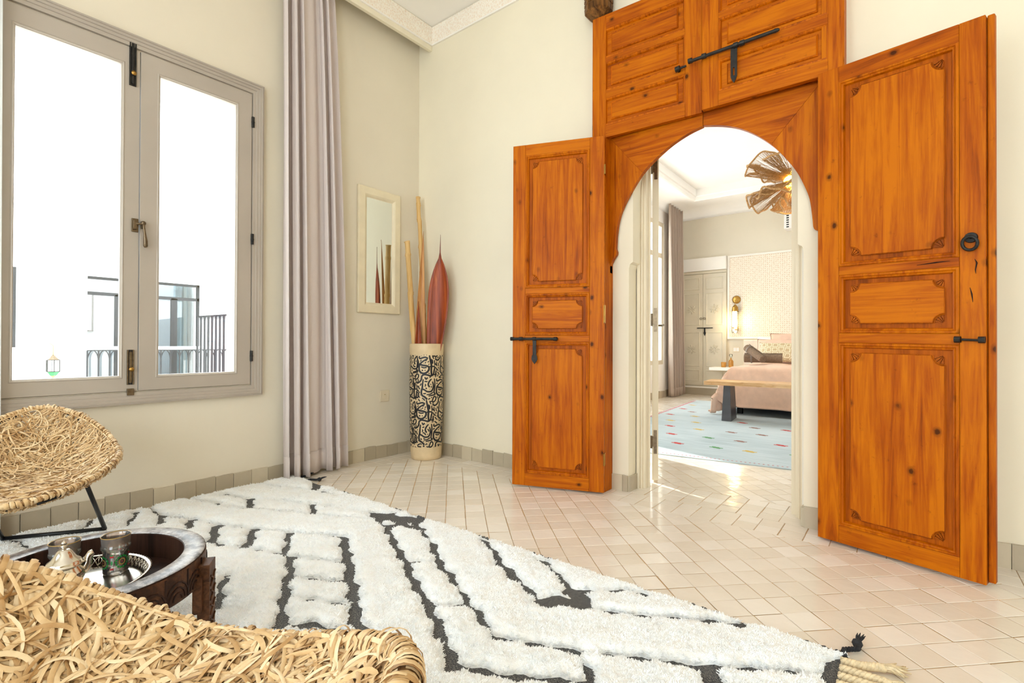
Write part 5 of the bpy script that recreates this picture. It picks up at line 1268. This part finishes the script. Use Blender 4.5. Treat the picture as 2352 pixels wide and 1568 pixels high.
# bench
T = thing('bench', 'live-edge wooden bench on black steel legs at the foot of the bed', 'bench', (1.33, 3.17, .0075), math.radians(5))
Pp = []; nb = 40
for i in range(nb+1):
    x = 1.75*i/nb; Pp.append((x, -.01+.014*math.sin(x*5.1)+.008*math.sin(x*13+1)))
back_ = [(1.75-x, .40+.012*math.sin(x*4.3)+.007*math.sin(x*11)) for x, _ in Pp]
MB().prism(Pp+back_, .405, .448, 'xy').build('seat', M['bench_wood'], parent=T, bevel=.008)
for x0 in (.24, 1.36):
    leg = MB(); a, b_ = .035, .052
    leg.add([(x0-b_, .02, 0), (x0+b_, .02, 0), (x0+b_, .38, 0), (x0-b_, .38, 0), (x0-a, .05, .404), (x0+a, .05, .404), (x0+a, .35, .404), (x0-a, .35, .404)], [(0, 3, 2, 1), (4, 5, 6, 7), (0, 1, 5, 4), (1, 2, 6, 5), (2, 3, 7, 6), (3, 0, 4, 7)])
    leg.build('leg', plain('graphite_steel', lin(72, 74, 80), .4, .3), parent=T, bevel=.002)
# kilim
T = thing('flat_rug', 'pale blue flat-woven rug with small coloured motifs under the bed and bench', 'rug', (2.1, 3.1, 0))
Q = [(.86, 1.0), (3.3, 1.28), (3.3, 5.2), (.56, 5.2)]
MB().prism([(x-2.1, y-3.1) for x, y in Q], .0004, .007, 'xy').build('rug_field', M['kilim'], parent=T)
def motif(x, y, mat, s_=1.0):
    m_ = MB()
    for a, b_, c_, d_ in ((-.055, -.012, -.02, .012), (.02, -.012, .055, .012), (-.02, -.028, .02, .028), (-.04, .012, -.012, .035), (.012, -.035, .04, -.012)): m_.box((x-2.1)+a*s_, (x-2.1)+c_*s_, (y-3.1)+b_*s_, (y-3.1)+d_*s_, .0071, .0078)
    m_.build('motif', mat, parent=T)
FR, FG, FYL, FB = M['flower_red'], M['flower_green'], M['flower_yellow'], M['flower_brown']
for x, y, c_ in ((.86, 3.36, FR), (1.05, 2.87, FYL), (1.19, 2.48, FR), (1.38, 2.02, FR), (1.59, 1.6, FR), (1.0, 3.76, FB), (1.16, 3.38, FYL), (1.33, 2.9, FYL), (1.5, 2.45, FYL), (1.72, 2.04, FG), (1.91, 1.62, FG), (1.81, 2.48, FB), (2.0, 2.04, FB), (2.17, 1.63, FYL), (1.74, 3.2, FR), (1.93, 2.91, FB), (2.08, 2.51, FB), (2.32, 2.07, FR), (2.22, 2.95, FR), (2.5, 1.7, FG), (2.45, 2.5, FR), (.80, 4.0, FR), (.76, 4.5, FYL), (1.1, 4.4, FB)): motif(x, y, c_)
e = hold('added_window_7')  # unseen window added to give the bedroom soft fill light
MB().prism(rect(2.6, 4.2, .8, 2.3), BX+.02, BX+.06, 'yz', holes=[rect(2.67, 3.36, .87, 2.23), rect(3.44, 4.13, .87, 2.23)]).build('window_frame', M['beige_paint'], parent=e)
MB().box(BX+.035, BX+.039, 2.65, 4.15, .85, 2.25).build('pane', M['pane'], parent=e)
bd = MB()
for i in range(44):
    f = i/44; y = 1.05+4.1*f; x = .86-.30*f+.03; bd.box(x-2.1-.02, x-2.1+.02, y-3.1, y-3.1+.045, .0071, .0078)
bd.build('red_border', M['flower_red'], parent=T)
bd = MB()
for i in range(80): x = .88+2.4*i/80; y = 1.05+.28*(x-.88)/2.44; bd.box(x-2.1, x-2.1+.012, y-3.1, y-3.1+.010, .0071, .0076)
bd.build('stitched_line', M['flower_red'], parent=T)
# curtain of the bedroom window
curtain('bedroom_curtain', 'taupe curtain pooling on the floor beside the bedroom wardrobe', M['curtain_b'], (5.26, 5.95), (5.34, 6.02), .11, 3.2, .012, 6, .05, 12, thick=.0015)
# pendant with flower-like petals
PX, PY, PZ = 2.31, 2.80, 2.50
T = thing('pendant_lamp', 'rattan pendant lamp shaped like a big open flower in the bedroom', 'pendant lamp', (PX, PY, PZ))
MB().tube([(0, 0, .10), (0, 0, .915)], .006, 8).build('cord', M['straw'], parent=T)
MB().lathe([(0, .92), (.06, .918), (.06, .90), (0, .89)], n=20).build('ceiling_rose', M['straw'], parent=T)
MB().lathe([(0, -.10), (.06, -.08), (.095, 0), (.06, .07), (0, .10)], n=20).build('bulb', M['bulb'], parent=T, smooth=True)
pr_ = random.Random(9)
def petal(az, el, ln, wd, curl):
    rimp = []; n = 34
    dirv = Vector((math.cos(az)*math.cos(el), math.sin(az)*math.cos(el), math.sin(el))); side = Vector((-math.sin(az), math.cos(az), 0)); nrm = dirv.cross(side)
    for i in range(n+1):
        a = -1+2*i/n; wv_ = .11*math.sin(a*4.6+curl)+.03*math.sin(a*11+curl*2)
        rad = ln*(.74+.26*max(0, 1-a*a)**.5); p = dirv*(rad*math.cos(a*wd*.8))+side*(rad*math.sin(a*wd*.8))+nrm*(ln*wv_); rimp.append(p)
    core = dirv*.05; m_ = MB()
    for i in range(0, n+1):
        for q_ in (0, .33, .66):
            if i == n and q_: continue
            p = rimp[i] if not q_ else rimp[i].lerp(rimp[i+1], q_)
            j_ = Vector((pr_.gauss(0, .008), pr_.gauss(0, .008), pr_.gauss(0, .008)))
            m_.tube([core+j_, (core+p)*.5+j_*1.5, p], [.0012, .0014, .0017], 3, caps=False)
    o = m_.build('petal', M['straw'], parent=T, smooth=True)
    MB().tube(rimp, .0085, 6).build('petal_edge', M['straw'], parent=o, smooth=True)
for k_ in range(7): petal(2*PI*k_/7+.25, math.radians(24), .47, .85, k_*1.3)
for k_ in range(7): petal(2*PI*k_/7+.80, math.radians(-24), .46, .8, k_*2.1)
for k_ in range(4): petal(2*PI*k_/4+.4, math.radians(-62), .34, .7, k_*1.7)
pl = bpy.data.lights.new('pendant_bulb', 'POINT'); pl.energy = 9; pl.color = (1, .72, .3); pl.shadow_soft_size = .06
po = bpy.data.objects.new('pendant_bulb', pl); COL.objects.link(po); po.location = (PX, PY, PZ-.10)

# ------------------------------------------------------------------ courtyard outside window_1
FX = -5.4
def fy(y): return -2.752+(y+2.752)*(CX-FX)/(CX+5.0)
def fz(z): return .87+(z-.87)*(CX-FX)/(CX+5.0)
a0, a1, zt_ = fy(-1.129), fy(.179), fz(1.73)
L0 = fy(-1.774)
facade = MB().prism(rect(-9, 2.2, -3.2, 3.7), FX-.3, FX, 'yz', holes=[rect(a0, a1, -.10, zt_), rect(-4.4, L0, fz(.815), fz(1.757))])
o = struct(facade, 'wall_courtyard', M['facade'])
o = struct(MB().box(-12, -.34, -9, 9, -3.3, -3.2), 'ground_courtyard', M['facade'])
o = struct(MB().box(-2.75, -.34, -6.2, .35, 3.30, 3.45), 'added_sun_blocker', M['facade'])  # slab added to block the sun from the main room window
o = struct(MB().box(-3.2, -.34, 3.45, 6.6, 3.30, 3.45), 'added_bedroom_sun_blocker', M['facade'])  # second added slab, keeps sun patches off the bed and bedroom rug
# room seen through the far glazed doors
e = hold('wall_far_room')
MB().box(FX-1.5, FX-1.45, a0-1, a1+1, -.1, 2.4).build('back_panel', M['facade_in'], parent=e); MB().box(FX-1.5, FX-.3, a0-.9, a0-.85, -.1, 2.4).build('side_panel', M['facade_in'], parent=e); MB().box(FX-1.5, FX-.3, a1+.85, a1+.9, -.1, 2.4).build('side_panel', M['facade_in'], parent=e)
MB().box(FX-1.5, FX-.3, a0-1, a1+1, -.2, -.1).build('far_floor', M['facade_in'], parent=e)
dg = M['rail_iron']
e = hold('door_2')
MB().box(FX-.12, FX-.08, a0, a1, zt_-.035, zt_).build('head', dg, parent=e)
MB().box(FX-.12, FX-.08, a1-.035, a1, -.1, zt_).build('jamb', dg, parent=e)
tz = fz(1.512); MB().box(FX-.12, FX-.08, a0, a1, tz-.022, tz+.022).build('transom', dg, parent=e)
for ym in (fy(-.79), fy(-.144)): MB().box(FX-.12, FX-.08, ym-.04, ym+.04, -.1, tz).build('stile', dg, parent=e)
MB().box(FX-.102, FX-.098, a0, a1, -.1, zt_).build('pane', M['pane'], parent=e)
e = hold('window_6')
MB().box(FX-.12, FX-.02, L0-.05, L0, fz(.815), fz(1.757)).build('frame', dg, parent=e); MB().box(FX-.3, FX-.25, -4.4, L0, fz(.8), fz(1.77)).build('pane', M['pale_curtain'], parent=e)
T = thing('framed_print', 'pale framed print hanging inside the far glazed door across the courtyard', 'picture', (FX-1.445, -.93, 1.05))
y0_, y1_, z0_, z1_ = -.24, .24, .0, .62
MB().ring(y0_, y1_, z0_, z1_, [(0, 0), (0, .02), (.02, .02), (.02, .004)], 'yz').build('frame', dg, parent=T)
MB().box(.0, .005, y0_+.015, y1_-.015, z0_+.015, z1_-.015).build('print', M['white_cloth'], parent=T)
MB().lathe([(.0, .006), (.07, .0065), (.11, .006)], (0, 0, .31), 24, 'x').build('oval_drawing', M['print'], parent=T)
curtain('far_curtain', 'pale curtain inside the right half of the far glazed doors', M['pale_curtain'], (fy(-.05), fy(.33)), (fy(-.05), fy(.33)), FX-.45, 1.95, -.09, 5, .04, 31, nz=8, thick=.001)
# far balcony railing
def railing(name, label, p0, p1, z0, z1, n, cap=True, r=.009, capmat=None):
    T = thing(name, label, 'railing', (p0[0], p0[1], z0)); P0, P1 = Vector((0, 0, 0)), Vector((p1[0]-p0[0], p1[1]-p0[1], 0)); H_ = z1-z0
    if cap: MB().tube([P0+Vector((0, 0, H_+.03)), P1+Vector((0, 0, H_+.03))], .024, 4).build('handrail', capmat or M['facade'], parent=T)
    MB().tube([P0+Vector((0, 0, H_)), P1+Vector((0, 0, H_))], .008, 6).build('top_bar', dg, parent=T)
    MB().tube([P0+Vector((0, 0, .05)), P1+Vector((0, 0, .05))], .008, 6).build('bottom_bar', dg, parent=T)
    st = (P1-P0)/n
    for i in range(n+1):
        q_ = P0+st*i; MB().tube([q_, q_+Vector((0, 0, H_))], r*1.15, 8).build('baluster', dg, parent=T)
    for i in range(n):
        q_ = P0+st*i; h_ = min(.16, st.length*1.6); m_ = MB()
        m_.tube([q_+st*(.5*(1-math.cos(PI/2*k_/6)))+Vector((0, 0, H_-h_+h_*math.sin(PI/2*k_/6))) for k_ in range(7)], r*.75, 5)
        m_.tube([q_+st*(1-.5*(1-math.cos(PI/2*k_/6)))+Vector((0, 0, H_-h_+h_*math.sin(PI/2*k_/6))) for k_ in range(7)], r*.75, 5)
        m_.build('pointed_arch', dg, parent=T)
    return T
railing('balcony_railing', 'grey iron railing with pointed arches and white handrail before the far glazed doors', (FX+.12, a0-.02), (FX+.12, fy(.655)), -.10, fz(.775), 16, r=.009)
railing('balcony_railing', 'tall dark iron railing with pointed arches seen side-on in the right sash', (-5.20, .2), (-3.0, .33), .0, 1.275, 19, cap=False, r=.014)
o = struct(MB().box(-5.3, -.34, .12, 1.2, -.25, -.1), 'floor_gallery', M['facade'])
T = thing('hanging_lantern', 'small metal and glass lantern with green base on a hook across the courtyard', 'lantern', (FX+.42, -1.45, .735))
MB().tube([(-.42, -.06, .10), (-.3, -.05, .13), (-.1, -.02, .13), (0, 0, .10), (0, 0, -.02)], .006, 8).build('hook', M['gold'], parent=T, smooth=True)
MB().lathe([(0, -.01), (.02, -.02), (.03, -.04), (.065, -.075)], n=6).build('top', M['old_brass'], parent=T)
MB().lathe([(.062, -.078), (.062, -.215)], n=6, caps=False).build('glass', M['lantern_glass'], parent=T)
fr_ = MB()
for k_ in range(6):
    a, b_ = k_*PI/3, (k_+1)*PI/3; fr_.tube([(.065*math.cos(a), .065*math.sin(a), -.075), (.065*math.cos(a), .065*math.sin(a), -.217)], .005, 5)
    for z in (-.075, -.217): fr_.tube([(.065*math.cos(a), .065*math.sin(a), z), (.065*math.cos(b_), .065*math.sin(b_), z)], .004, 5)
fr_.build('cage', M['iron'], parent=T)
MB().lathe([(.064, -.219), (.035, -.262), (.03, -.266)], n=6).build('green_base', M['green'], parent=T)
MB().lathe([(.028, -.267), (0, -.30)], n=6).build('tip', M['gold'], parent=T)
